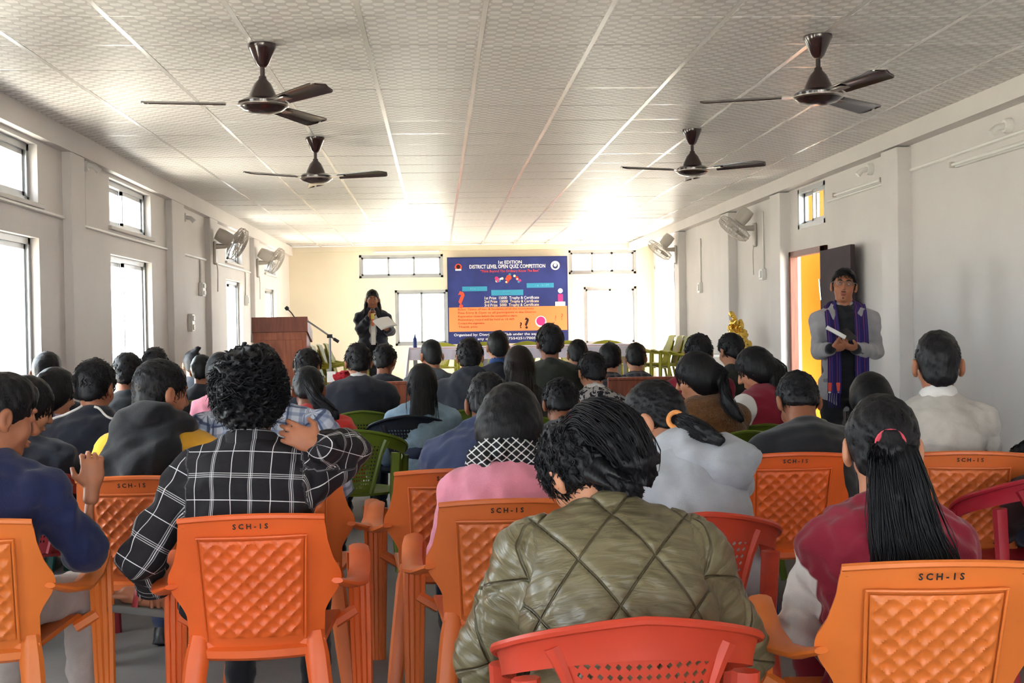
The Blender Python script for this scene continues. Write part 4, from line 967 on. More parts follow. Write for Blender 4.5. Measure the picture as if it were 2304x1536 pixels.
# maroon and white jacket, long ponytail
def hx8(i):
    c = i['c7']; p = [i['hw'](0.01, -.100, -.012), i['hw'](.012, -.150, -.03), c-i['f']*.165-i['z']*.03+i['r']*.012, c-i['f']*.185-i['z']*.15+i['r']*.045, c-i['f']*.185-i['z']*.25+i['r']*.075]
    return dict(path=p, wid=[.024, .052, .082, .104, .100], flat=.30, n=620, side=i['r'], tie=(i['hw'](.011, -.118, -.015), tuple(p[1]-p[0]), .030, M['tie']))
p8 = person(1985, 1000, 3.02, 'girl in a maroon jacket with white sleeves and a long ponytail tied in pink', yaw=-8, lean=9, side=-2, hp=14, hy=-9, sx='f', top='maroon', seam=.045, top2='white', hair='pony', hx=hx8, infl=.022, legs='maroon', skin=M_skin2, bulk=1.0, sh=.145)
# black and white check shirt, curly hair, one hand on his neck, one foot over his knee
p3 = person(562, 888, 3.78, 'man with thick curly hair in a black and white checked shirt, hand on his neck', yaw=-4, lean=4, side=2, hp=8, hy=4, hr=-2, top=M_pl1, hair='curly', infl=.024, bulk=1.10, legs='blk', skin=M_skin, name_top='shirt', sh=.185, collar='open', near=True, wr=(.006, .10),
            arms={-1: ((318, 1255, 3.72), (352, 1318, 3.98)), 1: ((784, 1018, 3.90), (718, 1000, 3.66), dict(d=nrm(V3(-1, .25, .40)), n=nrm(V3(.1, 1, -.2)), side=-1, curl=.35))})
S = Sdf(); S.torus(p3['c7']+p3['d2']*.030+p3['f']*.008, rot_from(nrm(p3['d2']+p3['f']*.35), p3['f']), .076, .080, (.010, .032), .01); sdf_part(p3, S, 'collar', M_pl1, .006, None, True)
ft = L_(p3, 395, 1345, 4.12); tip = L_(p3, 296, 1338, 4.10); fd = nrm(tip-ft); S = Sdf(); un = nrm(np.cross(fd, V3(0, 1, 0))*-1)
S.cone(ft, ft+fd*.10, .036, .034, .02); S.cone(ft+fd*.08, ft+fd*.16, .034, .028, .02); S.cone(ft, ft+V3(.16, .05, .06), .038, .046, .03)
for k_ in range(5): S.cone(ft+fd*.15+V3(0, 1, 0)*(k_-2)*.014, ft+fd*(.205-.008*abs(k_-1))+V3(0, 1, 0)*(k_-2)*.015, .011, .009, .006)
sdf_part(p3, S, 'foot', M_skin, .006)
S = Sdf(); S.box(ft+fd*.075-un*.042, (.135, .048, .008), np.array([fd, V3(0, 1, 0), un]), .006, .006); sl_ = sdf_part(p3, S, 'slipper', M['rubber'], .006)
mb = MB().tube([ft+fd*.12-un*.03+V3(0, -.046, 0), ft+fd*.12+un*.025+V3(0, -.03, 0), ft+fd*.125+un*.036, ft+fd*.12+un*.025+V3(0, .03, 0), ft+fd*.12-un*.03+V3(0, .046, 0)], .012, 8, flat=.4); mb.build('slipper_strap', M['strap'], sl_, True)
# pink sweater with black and white scarf
def hx5(i):
    p = [i['hw'](0.0, -.08, .0), i['hw'](-.02, -.12, -.06), i['hw'](-.01, -.15, -.115), L_(i, 1135, 990, 3.98)]
    return dict(path=p, wid=[.07, .06, .035, .012], flat=.4, n=160, side=i['r'])
p5 = person(1148, 960, 4.32, 'person in a pink sweater with a black scarf patterned in white', yaw=-2, lean=22, hp=38, hy=-6, hr=4, hs=1.16, sx='f', top='pink', hair='bob', hx=hx5, infl=.026, legs='beige', skin=M_skin, near=True, name_top='sweater', wr=(.004, .11), sh=.165)
S = Sdf(); c = p5['c7']+p5['d2']*.022; S.torus(c, rot_from(nrm(p5['d2']+p5['f']*.3), p5['f']), .105, .105, (.040, .046), .02); S.ell(c-p5['f']*.07-p5['d2']*.02, (.125, .05, .05), p5['R2'], .03); sdf_part(p5, S, 'scarf', M_scarf, .008, wrinkle(3, .006, .05))
# grey hoodie, orange hair band
def hx7(i):
    p = [i['hw'](0, -.080, -.055), L_(i, 1528, 946, 4.05), L_(i, 1572, 968, 3.98), L_(i, 1622, 992, 3.92)]
    return dict(path=p, wid=[.020, .026, .036, .018], flat=.6, n=240, side=i['z'], tie=(L_(i, 1521, 944, 4.06), tuple(p[1]-p[0]), .026, M['tieo']))
p7 = person(1472, 938, 4.18, 'girl in a light grey hoodie with a ponytail in an orange band', yaw=16, lean=26, side=-3, hp=34, hy=36, hr=0, sx='f', top='greyh', hair='pony', hx=hx7, infl=.036, legs='beige', skin=M_skin2, near=True, name_top='hoodie', wr=(.005, .12), bulk=1.05, sh=.172)
S = Sdf(); q = L_(p7, 1618, 1052, 4.0); Rh = rot_from(nrm(V3(-.32, -.1, 1)), V3(0, 1, 0)); c_ = p7['c7']; S.torus(c_+p7['d2']*.005+p7['f']*.01, rot_from(nrm(p7['d2']+p7['f']*.45), p7['f']), .105, .115, (.036, .042), .03); S.cone(c_-p7['f']*.05, q, .085, .085, .07); S.ell(q, (.155, .07, .092), Rh, .07); sdf_part(p7, S, 'hood', M['greyh'], .007, wrinkle(17, .007, .14))
# navy sweater at the left edge, forearm raised
p1 = person(0, 928, 3.86, 'man in a navy sweater at the left edge, forearm raised by his chair', yaw=-8, lean=14, hp=14, hy=-44, bare=(1,), top='navy', hair='fade', infl=.022, legs='beige', skin=M_skin, name_top='sweater', wr=(.006, .10), sh=.185,
            arms={1: ((190, 1238, 3.86), (207, 1100, 3.92), dict(d=nrm(V3(.02, .05, 1)), n=nrm(V3(-.35, .95, 0)), side=1, curl=.8))})
# black hood over a yellow jacket
p2 = person(362, 878, 4.98, 'man in a black hood over a yellow jacket, face turned right', yaw=-8, lean=10, hp=10, hy=-38, top='yellow', hair='short', infl=.026, legs='jeans', skin=M_skin, collar='open', near=True, sh=.18)
S = Sdf(); c7, f_, d2_, r_ = (p2[k] for k in ('c7', 'f', 'd2', 'r')); S.torus(c7+d2_*.02+f_*.01, rot_from(nrm(d2_+f_*.5), f_), .125, .125, (.045, .05), .02)
S.ell(c7-f_*.10-d2_*.075-r_*.02, (.175, .062, .15), p2['R2'], .05); S.cone(c7-f_*.12-d2_*.10, c7-f_*.12-d2_*.235+r_*.02, .075, .045, .05); sdf_part(p2, S, 'hood', M['black'], .009, wrinkle(11, .008, .12))
# pale blue check shirt between the two
p4 = person(585, 842, 5.15, 'person in a pale blue checked shirt mostly hidden by the curly-haired man', yaw=0, lean=16, hp=25, hy=15, top=M_pl2, hair='short', infl=.03, legs='jeans', name_top='shirt', bulk=1.15, sh=.235, skin=M_skin2, collar='open')
# row behind
p29 = person(1098, 905, 5.15, 'person in a navy blue hoodie half hidden by the pink sweater', lean=20, side=8, hp=30, top='navyh', hair='short', infl=.034, hood=1.05, name_top='hoodie', bulk=1.1, sh=.19)
p10 = person(1795, 900, 5.25, 'man in a plain black top with his head bent down, on the right', lean=24, hp=44, top='black', hair='short', infl=.024, name_top='sweater', skin=M_skin3, sh=.185, wr=(.003, .12), shoes='shoew')
p9 = person(2110, 815, 5.0, 'man in a pale grey polo with white collar, short faded hair', yaw=-6, lean=4, hp=4, hy=-8, hs=1.06, top='polo', hair='fade', infl=.02, collar='white', name_top='polo_shirt', skin=M_skin, sh=.185, near=True)
p11 = person(1958, 898, 5.85, 'person in a black and white print shirt hidden behind the ponytail girl', lean=18, hp=30, sx='f', top='bw', hair='bob', infl=.02, name_top='shirt', ch=('tub', M_navyc, 'dark chair hidden behind the girl with the long ponytail'))
p39 = person(62, 912, 5.5, 'person in a dark jacket seen in profile behind the left-edge man', yaw=-5, lean=12, hp=20, hy=-45, top='dark', hair='bob', near=True, infl=.03, sh=.185, sx='f')
p40 = person(2322, 1066, 4.85, 'person in dark brown bowed low in the crimson chair at the right edge', lean=60, hp=74, hy=10, top='dkbr', hair='crop', near=True, infl=.03)
# middle rows
def hx27(i):
    p = [i['hw'](0, -.09, -.02), L_(i, 715, 905, 6.75), L_(i, 742, 925, 6.72), L_(i, 762, 938, 6.72)]; return dict(path=p, wid=[.05, .045, .042, .02], flat=.6, n=200, side=i['z'])
p27 = person(694, 874, 6.95, 'girl in a red jacket with her hair over the right shoulder', lean=18, hp=26, hy=6, sx='f', top='red', hair='pony', hx=hx27, infl=.028, near=True, bulk=1.08, sh=.185)
S = Sdf(); S.chain([p27['c7']-p27['f']*.13+p27['r']*.02, p27['c7']-p27['f']*.15+p27['r']*.11-p27['z']*.10, p27['c7']-p27['f']*.14+p27['r']*.17-p27['z']*.26], [.05, .06, .05], .03); sdf_part(p27, S, 'shawl', M['taupe'], .014)
def hx24(i):
    c = i['c7']; p = [i['hw'](0, -.07, .03), i['hw'](0, -.125, -.06), c-i['f']*.15-i['z']*.08, c-i['f']*.16-i['z']*.17]; return dict(path=p, wid=[.075, .095, .115, .09], flat=.35, n=300, side=i['r'])
p24 = person(950, 862, 8.0, 'girl with long loose black hair over a pale denim jacket', lean=16, hp=18, sx='f', top='denim', hair='long', hx=hx24, infl=.024, near=True, sh=.185, bulk=1.1)
def hx12(i):
    p = [i['hw'](0, -.08, .0), i['hw'](0, -.13, -.06), L_(i, 1635, 905, 6.3), L_(i, 1668, 945, 6.25)]; return dict(path=p, wid=[.06, .06, .05, .02], flat=.5, n=260, side=i['z'])
p12 = person(1566, 845, 6.5, 'girl in a brown fleece jacket, face turned left, dark hair down her back', yaw=20, lean=14, side=-4, hp=16, hy=42, sx='f', top='brown', hair='long', hx=hx12, infl=.036, near=True, skin=M_skin2, sh=.18, ch=('tub', M_olive, 'olive chair hidden under the girl in brown fleece'))
def hx13(i):
    p = [i['hw'](.01, -.08, .0), i['hw'](.02, -.12, -.06), i['c7']-i['f']*.12-i['z']*.04, i['c7']-i['f']*.14-i['z']*.16]; return dict(path=p, wid=[.07, .07, .06, .03], flat=.5, n=260, side=i['r'])
p13 = person(1697, 828, 7.2, 'girl in a red and white jacket, long black hair, looking down left', yaw=28, lean=16, hp=26, hy=32, sx='f', top='maroon', top2='white', seam=-.05, sh=.18, hair='long', hx=hx13, infl=.036, near=True, skin=M_skin2, ch=('tub', M_olive, 'olive chair hidden under the girl in the red and white jacket'))
p18 = person(1262, 905, 6.35, 'dark-haired person bent low behind the pink sweater', lean=22, hp=34, top='dark', hair='crop', near=True, infl=.024, ch=('tub', M_olive, 'olive chair hidden under the person bent low'))
p17 = person(1332, 834, 7.9, 'person in a black and white printed top with a white collar', lean=14, hp=20, hy=10, sx='f', top='bw', hair='crop', infl=.026, collar='white', near=True, bulk=1.05)
p33 = person(214, 866, 6.1, 'person in a black jacket with white piping across the shoulders', lean=12, hp=14, hy=-12, top='dark', hair='crop', near=True, infl=.028, sh=.19)
jv = [c_ for c_ in p33['o'].children if c_.name.startswith('jacket')][0].data; JV = np.zeros(len(jv.vertices)*3, np.float32); jv.vertices.foreach_get('co', JV); JV = JV.reshape(-1, 3)-p33['c7']
for s in (-1, 1):
    i = p33; pts = []; up_ = nrm(i['z']*.85-i['f']*.52)
    for x_ in np.linspace(.03, .25, 14):
        q = JV[np.abs(JV@i['r']*s-x_) < .02]
        if len(q): k_ = q[np.argmax(q@up_)]; pts.append(i['c7']+i['r']*s*x_+(k_-i['r']*(k_@i['r']))+up_*.003)
    pts = np.array(pts)
    for _ in range(3): pts[1:-1] = (pts[:-2]+pts[2:])/4+pts[1:-1]/2
    MB().tube([tuple(q) for q in pts], .006, 6).build('white_piping', M['white'], i['o'], True)
def hx32(i):
    p = [i['hw'](0, -.07, .02), i['hw'](0, -.11, -.07), i['c7']-i['f']*.12-i['z']*.06, i['c7']-i['f']*.13-i['z']*.16]; return dict(path=p, wid=[.08, .085, .08, .05], flat=.5, n=220, side=i['r'])
p32 = person(126, 880, 6.75, 'girl with long hair in a lavender top, face turned right', lean=12, hp=18, hy=-38, sx='f', top='lav', hair='long', hx=hx32, near=True, ch=('tub', M_teal, 'teal chair hidden under the girl in lavender'))
p31 = person(106, 838, 7.45, 'man with short cropped hair beside the nearest window', lean=6, hp=8, hy=6, top='dark', hair='fade', ch=('tub', M_maroon, 'maroon chair hidden under the man by the nearest window'))
p34 = person(287, 838, 7.9, 'person with thick black hair behind the black hood', lean=12, hp=16, top='black', hair='crop', near=True, ch=('tub', M_navyc, 'dark chair hidden behind the black hood'))
p35 = person(350, 820, 9.3, 'man with spiky black hair in front of the second window', lean=8, hp=8, hy=-10, top='dark', hair='crop', near=True, ch=('tub', M_maroon, 'maroon chair hidden under the spiky-haired man'))
p36 = person(434, 818, 11.6, 'woman with her hair in a bun beside the left wall', lean=8, hp=10, hy=10, sx='f', top='char', hair='bun', hx=lambda i: dict(path=[i['hw'](0, -.05, .07), i['hw'](.03, -.07, .115), i['hw'](.07, -.08, .13)], wid=[.03, .036, .012], flat=.9), ch=('tub', M_olive, 'olive chair hidden under the woman with the bun'))
p37 = person(455, 832, 10.2, 'short-haired person in front of the woman with the bun', lean=10, hp=14, top='dark', hair='crop', ch=('tub', M_olive, 'olive chair hidden left of the curly-haired man'))
p38 = person(496, 836, 8.2, 'person with long dark hair and a pale pink top behind the curly-haired man', lean=10, hp=18, hy=20, side=-6, sx='f', top='pink', hair='long', hx=hx32, near=True, ch=('tub', M_navyc, 'dark chair hidden behind the curly-haired man'))
p28 = person(692, 824, 8.8, 'man with black hair just in front of the brown lectern', lean=14, hp=18, hy=-16, top='dark', hair='crop', near=True, ch=('tub', M_olive, 'olive chair hidden in front of the lectern'))
p25 = person(806, 812, 8.7, 'man with thick hair in a dark jacket with white collar, left of centre', lean=14, hp=16, hy=10, top='dark', hair='crop', collar='white', infl=.032, near=True, sh=.20, bulk=1.12)
p26 = person(866, 808, 10.0, 'person beside the thick-haired man, below the standing speaker', lean=12, hp=16, hy=-16, top='dark', hair='crop', near=True)
p23 = person(971, 798, 9.8, 'man in a slate grey jacket left of the banner', lean=12, hp=12, hy=14, top='slate', hair='fade', infl=.026)
p22 = person(1057, 800, 8.6, 'man in a charcoal grey hoodie in front of the banner', lean=12, hp=8, top='char', hair='crop', infl=.032, hood=1.1, name_top='hoodie', near=True, bulk=1.08, sh=.195)
p20 = person(1120, 778, 9.9, 'man with a blue collar whose head overlaps the banner bottom', lean=8, hp=6, hy=8, top='dark', hair='short', collar='bluec', ch=('tub', M_olive, 'olive chair hidden under the blue-collared man'))
p21 = person(1168, 822, 7.9, 'woman with long straight dark hair right of the grey hoodie man', lean=12, hp=14, sx='f', top='black', hair='long', hx=hx24, near=True, hmat=M_hair2, infl=.03, ch=('tub', M_olive, 'olive chair hidden under the long-haired woman'))
p19 = person(1237, 768, 8.5, 'tall man with upright hair at the right of the banner', lean=4, hp=4, hy=6, top='dgreen', hair='crop', near=True, infl=.028, sh=.195, ch=('tub', M_olive, 'olive chair hidden under the tall man'))
p30a = person(1300, 796, 10.6, 'person with dark hair just right of the tall man', lean=12, hp=16, top='black', hair='crop')
p30b = person(1372, 806, 9.75, 'person in a dark checked shirt on the bench, left of the pair', lean=12, hp=16, top=M_pl3, hair='crop', name_top='shirt')
p30c = person(1430, 804, 10.4, 'person in a dark checked shirt on the bench, right of the pair', lean=12, hp=16, top=M_pl3, hair='crop', name_top='shirt')
p15 = person(1572, 792, 8.3, 'man with bushy hair behind the girl in brown fleece', lean=12, hp=20, hy=-10, top='maroon', hair='crop', near=True, ch=('tub', M_maroon, 'maroon chair hidden under the bushy-haired man'))
p14 = person(1644, 786, 9.2, 'man in a dark green jacket beside the golden parcel', lean=12, hp=18, hy=20, top='dgreen', hair='crop', near=True, ch=('tub', M_olive, 'olive chair hidden under the man in dark green'))
# ================================================================ STAGE AND FURNITURE
def wood(name, c, dark, sc=3.0, rough=.45):
    m, t, b = base_mat(name, rough, .4); tc = t.new('ShaderNodeTexCoord').outputs['Object']; mp = t.new('ShaderNodeMapping'); mp.inputs['Scale'].default_value = (9, 9, 1.0); t.link(tc, mp.inputs[0])
    n = t.new('ShaderNodeTexNoise', Scale=sc, Detail=6.0, Distortion=.8); t.link(mp.outputs[0], n.inputs['Vector']); t.link(t.mix(t.step(n.outputs[0], .3, .7), dark, c), b.inputs['Base Color']); return m
M_lect = wood('brown_laminate', s2l(176, 98, 66), s2l(146, 78, 52)); M_lectd = wood('dark_brown_laminate', s2l(140, 72, 50), s2l(116, 58, 42)); M_lects = wood('pale_laminate_edge', s2l(176, 152, 140), s2l(150, 126, 116))
M_bench = wood('reddish_bench_wood', s2l(178, 100, 74), s2l(144, 76, 56)); M_sheet = mat('lavender_white_tablecloth', s2l(212, 208, 226), .8, .2, var=.04, bump=.2, bscale=300); M_paper = mat('white_paper', s2l(236, 234, 230), .7, .2, var=.02)
# lectern
LY = 13.85; a = at_y(566, 714, LY); b = at_y(692, 714, LY); xl, xr, zt = a[0], b[0], a[2]; dpt = .46
e = empty('lectern', ((xl+xr)/2, LY+.2, STAGE_Z)); tag(e, 'brown wooden lectern with overhanging top at the left of the stage', 'lectern'); hw = (xr-xl)/2; H = zt-STAGE_Z
MB().b2((-hw+.015, -.20, .06), (hw-.015, .20, H-.17), .006).build('body', M_lect, e)
MB().b2((-hw+.06, -.212, .12), (hw-.06, -.20, H-.26), .004).build('front_panel', M_lect, e)
MB().b2((-hw+.0, -.22, 0), (hw-.0, .22, .07), .006).build('plinth', M_lectd, e)
tp = MB(); s3 = .02
tp.add([(-hw, -.215, H-.17), (hw, -.215, H-.17), (hw, -.215, H), (-hw, -.215, H), (-hw, .30, H-.30), (hw, .30, H-.30), (hw, .30, H-.17), (-hw, .30, H-.17)], [(0, 1, 2, 3), (5, 4, 7, 6), (3, 2, 6, 7), (1, 0, 4, 5), (1, 5, 6, 2)])
tpo = tp.build('top', M_lectd, e)
MB().add([(-hw-.001, -.215, H-.17), (-hw-.001, .30, H-.30), (-hw-.001, .30, H-.17), (-hw-.001, -.215, H), (-hw-.09, .28, H-.29), (-hw-.09, .30, H-.19)], [(0, 3, 2, 1), (0, 4, 5, 3), (1, 4, 0), (2, 3, 5), (1, 2, 5, 4)]).build('side_flap', M_lects, tpo)
mi_ = empty('gooseneck_microphone', tuple(at_y(668, 716, LY+.05))); tag(mi_, 'black gooseneck microphone on top of the lectern', 'microphone'); p = at_y(644, 692, LY+.05)-at_y(668, 716, LY+.05)
MB().tube([(0, 0, -.03), tuple(p*.5+V3(0, 0, .0)), tuple(p*.86)], .007, 8).build('neck', M_black_pl, mi_, True); MB().tube([tuple(p*.8), tuple(p*.9), tuple(p*1.06)], [.014, .026, .02], 10).build('head', M_black_pl, mi_, True); MB().lathe([(.045, -.035), (.045, -.02), (.02, -.015)], n=16).build('base', M_black_pl, mi_, True)
# microphone boom stand
SY = 13.55; pv = at_y(742, 756, SY); e = empty('microphone_stand', (pv[0], SY, STAGE_Z)); tag(e, 'grey boom microphone stand right of the lectern', 'microphone stand'); h = pv[2]-STAGE_Z
MB().tube([(0, 0, .02), (0, 0, h)], .013, 8).build('pole', M_steel, e, True)
a = at_y(692, 722, SY)-pv; b = at_y(762, 769, SY)-pv; MB().tube([(a[0], 0, h+a[2]), (b[0]*.6, 0, h+b[2]*.6)], .010, 8).build('boom', M_steel, e, True); MB().tube([(b[0]*.45, 0, h+b[2]*.45), (b[0], 0, h+b[2])], .018, 8).build('counterweight', M_black_pl, e, True)
MB().tube([(-.03, 0, h), (.03, 0, h)], .022, 10).build('pivot_clamp', M_black_pl, e, True)
for i in range(3):
    t_ = 2*PI*i/3+.5; MB().tube([(0, 0, .10), (.30*math.cos(t_), .30*math.sin(t_), .012)], .010, 6).build('leg', M_steel, e, True)
# yellow-green chairs stacked at both sides of the stage and set behind the table
def nested(px, py, Y, rz, n, step, who, grp):
    p = at_y(px, py, Y); d = (-math.sin(rz), math.cos(rz))
    for i in range(n):
        c = chair('diamond', p[0]+d[0]*step*i, Y+d[1]*step*i, rz, M_yg, 'yellow-green armchair nested %s, number %s from the back of the row' % (who, 'one two three four five'.split()[i]), grp, STAGE_Z+.012*i)
        for q in list(c.children_recursive):
            if q.name.startswith('lettering'): bpy.data.objects.remove(q)
nested(742, 800, 14.75, R_(-90), 4, .085, 'behind the lectern', 'yellow-green armchairs nested behind the lectern')
nested(1528, 800, 17.2, R_(90), 4, .13, 'by the right pilaster', 'yellow-green armchairs nested by the right pilaster')
for i, x in enumerate((0.05, .72, 1.38, 2.02, 2.62)): chair('tub', x, 18.35, R_(180), M_yg, 'yellow-green chair behind the cloth-covered table, %s from the left' % ('first second third fourth fifth'.split()[i]), 'yellow-green chairs behind the long table', STAGE_Z)
# long table under a cloth
TY = 17.5; xa, xb = at_y(925, 782, TY)[0], at_y(1408, 782, TY)[0]; zt = STAGE_Z+.755
e = empty('long_table', ((xa+xb)/2, TY, STAGE_Z)); tag(e, 'long stage table standing under a pale cloth', 'table'); hw = (xb-xa)/2
MB().b2((-hw, -.32, .72), (hw, .32, .75), .004).build('table_top', M_bench, e)
for sx_ in (-1, -.33, .33, 1):
    for sy_ in (-1, 1): MB().b2((sx_*(hw-.06)-.025, sy_*.28-.025, 0), (sx_*(hw-.06)+.025, sy_*.28+.025, .72)).build('leg', M_steel, e)
def drape(u, v):
    x = xa-.02+(xb-xa+.04)*u; fold = .012*math.sin(u*75)+.006*math.sin(u*170)
    if v < .3: s_ = v/.3; return (x, TY-.335-.02-fold*(1-s_), zt+.004-.175*(1-s_))
    if v < .7: s_ = (v-.3)/.4; return (x, TY-.335+.67*s_, zt+.006)
    s_ = (v-.7)/.3; return (x, TY+.335+.02+fold*s_, zt+.004-.175*s_)
tc_ = empty('tablecloth', (0, 0, 0)); tag(tc_, 'pale lavender cloth draped along the stage table', 'tablecloth')
MB().grid(drape, 150, 12, .004).build('cloth', M_sheet, tc_, True)
def drape2(u, v):
    y = TY-.36+.72*u; f_ = .02*math.sin(u*28); return (xa-.025-.05*v-f_*v, y-.10*v*(1 if u < .5 else .2), zt+.004-.42*v)
MB().grid(drape2, 40, 8, .004).build('side_drop', M_sheet, tc_, True)
bt = empty('drink_bottle', tuple(at_y(915, 780, TY-.25)*V3(1, 1, 0)+V3(.12, 0, zt+.006))); tag(bt, 'small blue bottle at the left end of the stage table', 'bottle')
MB().lathe([(.028, 0), (.030, .02), (.030, .12), (.012, .16), (.012, .175)], n=14).build('body', M_blue, bt, True); MB().lathe([(.014, .172), (.014, .195), (0, .195)], n=12).build('cap', M_white_pl, bt, True)
# wooden benches among the far rows
def bench(x0, x1, y, label):
    e = empty('wooden_bench', ((x0+x1)/2, y, 0)); tag(e, label, 'bench', 'wooden benches'); h = (x1-x0)/2
    MB().b2((-h, -.05, .40), (h, .33, .44), .006).build('seat', M_bench, e); MB().b2((-h, -.09, .60), (h, -.055, .935), .006).build('backrest', M_bench, e); MB().b2((-h, -.10, .925), (h, -.045, .95), .006).build('top_rail', M_bench, e)
    for s in (-1, 1):
        for yy in (-.07, .28): MB().b2((s*(h-.05)-.03, yy-.025, 0), (s*(h-.05)+.03, yy+.025, .40 if yy > 0 else .93)).build('leg', M_bench, e)
bench(at_y(1366, 846, 9.3)[0], at_y(1512, 846, 9.3)[0]+.1, 9.35, 'reddish wooden bench in front of the two checked shirts')
bench(at_y(740, 862, 9.35)[0], at_y(1008, 862, 9.35)[0], 9.4, 'reddish wooden bench behind the dark jacket with white collar')
M_redb = mat('red_cloth_bag', s2l(176, 30, 44), .7, .3, var=.2)
S = Sdf(); S.ell((0, 0, .04), (.07, .045, .042), None, .02); S.ell((.03, .01, .06), (.04, .035, .03), None, .03); V, Q = S.mesh(.008, wrinkle(5, .005, .04), .02); o = bpy.data.objects.new('red_bag', np_mesh('red_bag', V, Q, True, [M_redb])); q = at_y(768, 858, 9.31); o.location = (q[0], 9.335, .95); link(o); tag(o, 'crumpled red bag on the bench top left of centre', 'bag')
o = MB().b2((-.035, -.012, 0), (.035, .012, .085), .004).build('white_card', M_paper); q = at_y(752, 850, 9.33); o.location = (q[0]-.02, 9.335, .95); tag(o, 'white card standing on the bench top below the microphone stand', 'card')
# white-clothed side table with a golden parcel
e = empty('side_table', (3.30, 13.78, STAGE_Z)); tag(e, 'small white-topped side table near the door', 'table'); MB().b2((-.28, -.25, .66), (.30, .25, .69), .004).build('table_top', M_white_pl, e)
for s in (-1, 1):
    for t_ in (-1, 1): MB().b2((s*.25-.02, t_*.21-.02, 0), (s*.25+.02, t_*.21+.02, .66)).build('leg', M_steel, e)
M_gold = mat('gold_foil', (.83, .56, .12), .18, .6, 1.0, var=.15, vscale=20, bump=.6, bscale=30)
e = empty('gold_parcel', (3.47, 13.80, STAGE_Z+.69)); tag(e, 'shiny golden foil parcel on the side table near the door', 'parcel'); S = Sdf(); rs = np.random.RandomState(4)
S.ell((0, 0, .14), (.13, .11, .15), None, .02)
for i in range(26):
    u = rs.uniform(0, 1); a_ = rs.uniform(0, 6.3); rr = .14*(1-u*.65); S.ell((rr*math.cos(a_), rr*math.sin(a_), .10+.27*u), (.045*(1-.35*u), .045*(1-.35*u), .04), None, .006)
V, Q = S.mesh(.009, wrinkle(9, .004, .03), .02); link(bpy.data.objects.new('foil', np_mesh('foil', V, Q, False, [M_gold])), e)
S = Sdf(); S.chain([(0, 0, .36), (-.02, 0, .42), (-.05, .01, .46)], [.02, .025, .035], .01); V, Q = S.mesh(.008, wrinkle(2, .004, .03)); link(bpy.data.objects.new('gathered_neck', np_mesh('gathered_neck', V, Q, False, [M_gold])), e)
# ================================================================ BANNER
BY = 22.56; a = at_y(1008, 582, BY); b = at_y(1274, 577, BY); c = at_y(1013, 772, BY); bw = b[0]-a[0]; bh = (a[2]+b[2])/2-c[2]; bc = ((a[0]+b[0])/2, BY, c[2])
def flat_(n, col, rough=.5): return mat(n, col, rough, .3, var=.0)
M_bb = mat('banner_blue_print', s2l(42, 54, 118), .5, .3, var=.22, vscale=2.2); M_bo = mat('banner_orange_print', s2l(238, 132, 80), .5, .3, var=.06, vscale=2); M_bd = flat_('banner_dark_blue_print', s2l(34, 44, 98)); M_bt = flat_('banner_teal_print', s2l(54, 140, 176)); M_wt = flat_('white_print', s2l(240, 240, 244)); M_ro = flat_('red_orange_print', s2l(226, 76, 52)); M_br = flat_('brown_print', s2l(150, 62, 34)); M_bk = flat_('dark_print', s2l(44, 24, 24)); M_pk = flat_('pink_print', s2l(230, 50, 120)); M_cr = flat_('cream_print', s2l(246, 224, 196))
bn = empty('banner', bc); tag(bn, 'large blue and orange quiz competition banner on the back wall', 'banner')
def card(name, x0, x1, z0, z1, y, m, rd=0): return MB().b2((x0, y-.002, z0), (x1, y+.002, z1)).build(name, m, bn)
w2 = bw/2; zo0, zo1 = bh*.135, bh*.42
MB().b2((-w2-.02, 0, -.02), (w2+.02, .03, bh+.02)).build('board', M_bd, bn)
card('upper_field', -w2, w2, zo1, bh, -.004, M_bb); card('middle_field', -w2, w2, zo0, zo1, -.004, M_bo); card('lower_field', -w2, w2, 0, zo0, -.004, M_bd)
for s in (-1, 1): MB().b2((s*.7*w2-.02, .03, .1), (s*.7*w2+.02, .13, bh-.1)).build('batten', M_bench, bn)
RT = (R_(90), 0, 0)
def tx(s_, size, m, u, v, al='CENTER', bold=.0, wid=None):
    o = text_mesh('lettering', s_, size, m, bn, ((u-.5)*bw, -.0085, v*bh), RT, .0005, al, bold); o['kind'] = 'stuff'
    xs = [q.co.x for q in o.data.vertices]
    if wid and xs: o.scale.x = wid*bw/(max(xs)-min(xs))
    return o
tx('1st EDITION', .085, M_wt, .52, .945, bold=.001); tx('DISTRICT LEVEL OPEN QUIZ COMPETITION', .098, M_wt, .50, .895, bold=.0012, wid=.64); tx('"Think Beyond The Ordinary Know The Best"', .066, M_ro, .52, .842, wid=.50)
for u0, u1, v0, v1, s_ in ((.115, .325, .61, .665, '06 Nov 2022'), (.36, .63, .555, .62, 'Venue'), (.66, .89, .64, .695, 'Time: 10 AM')):
    card('teal_bar', (u0-.5)*bw, (u1-.5)*bw, v0*bh, v1*bh, -.007, M_bt); tx(s_, .062, M_wt, (u0+u1)/2, (v0+v1)/2)
for i, s_ in enumerate(('1st Prize  15000  Trophy & Certificate', '2nd Prize  10000  Trophy & Certificate', '3rd Prize  5000  Trophy & Certificate')): tx(s_, .075, M_wt if i == 0 else M_cr, .53, .525-.042*i, wid=.46)
for i, s_ in enumerate(('Rules: Teams of two & Students of all the Institutions', 'Free Entry & Open to all participants in the District', 'Registration closes before the competition starts', 'Preliminary round will be held at 10 AM', 'Contact the organisers', 'Thank you')): tx(s_, .056, M_br, .075, .395-.041*i, 'LEFT', wid=(.64, .66, .50, .47, .22, .16)[i])
tx('Organised by: District Quiz Club under the aegis of DSU', .068, M_wt, .46, .095, wid=.84); tx('For any queries 8787554251/70058', .066, M_wt, .46, .045, wid=.58)
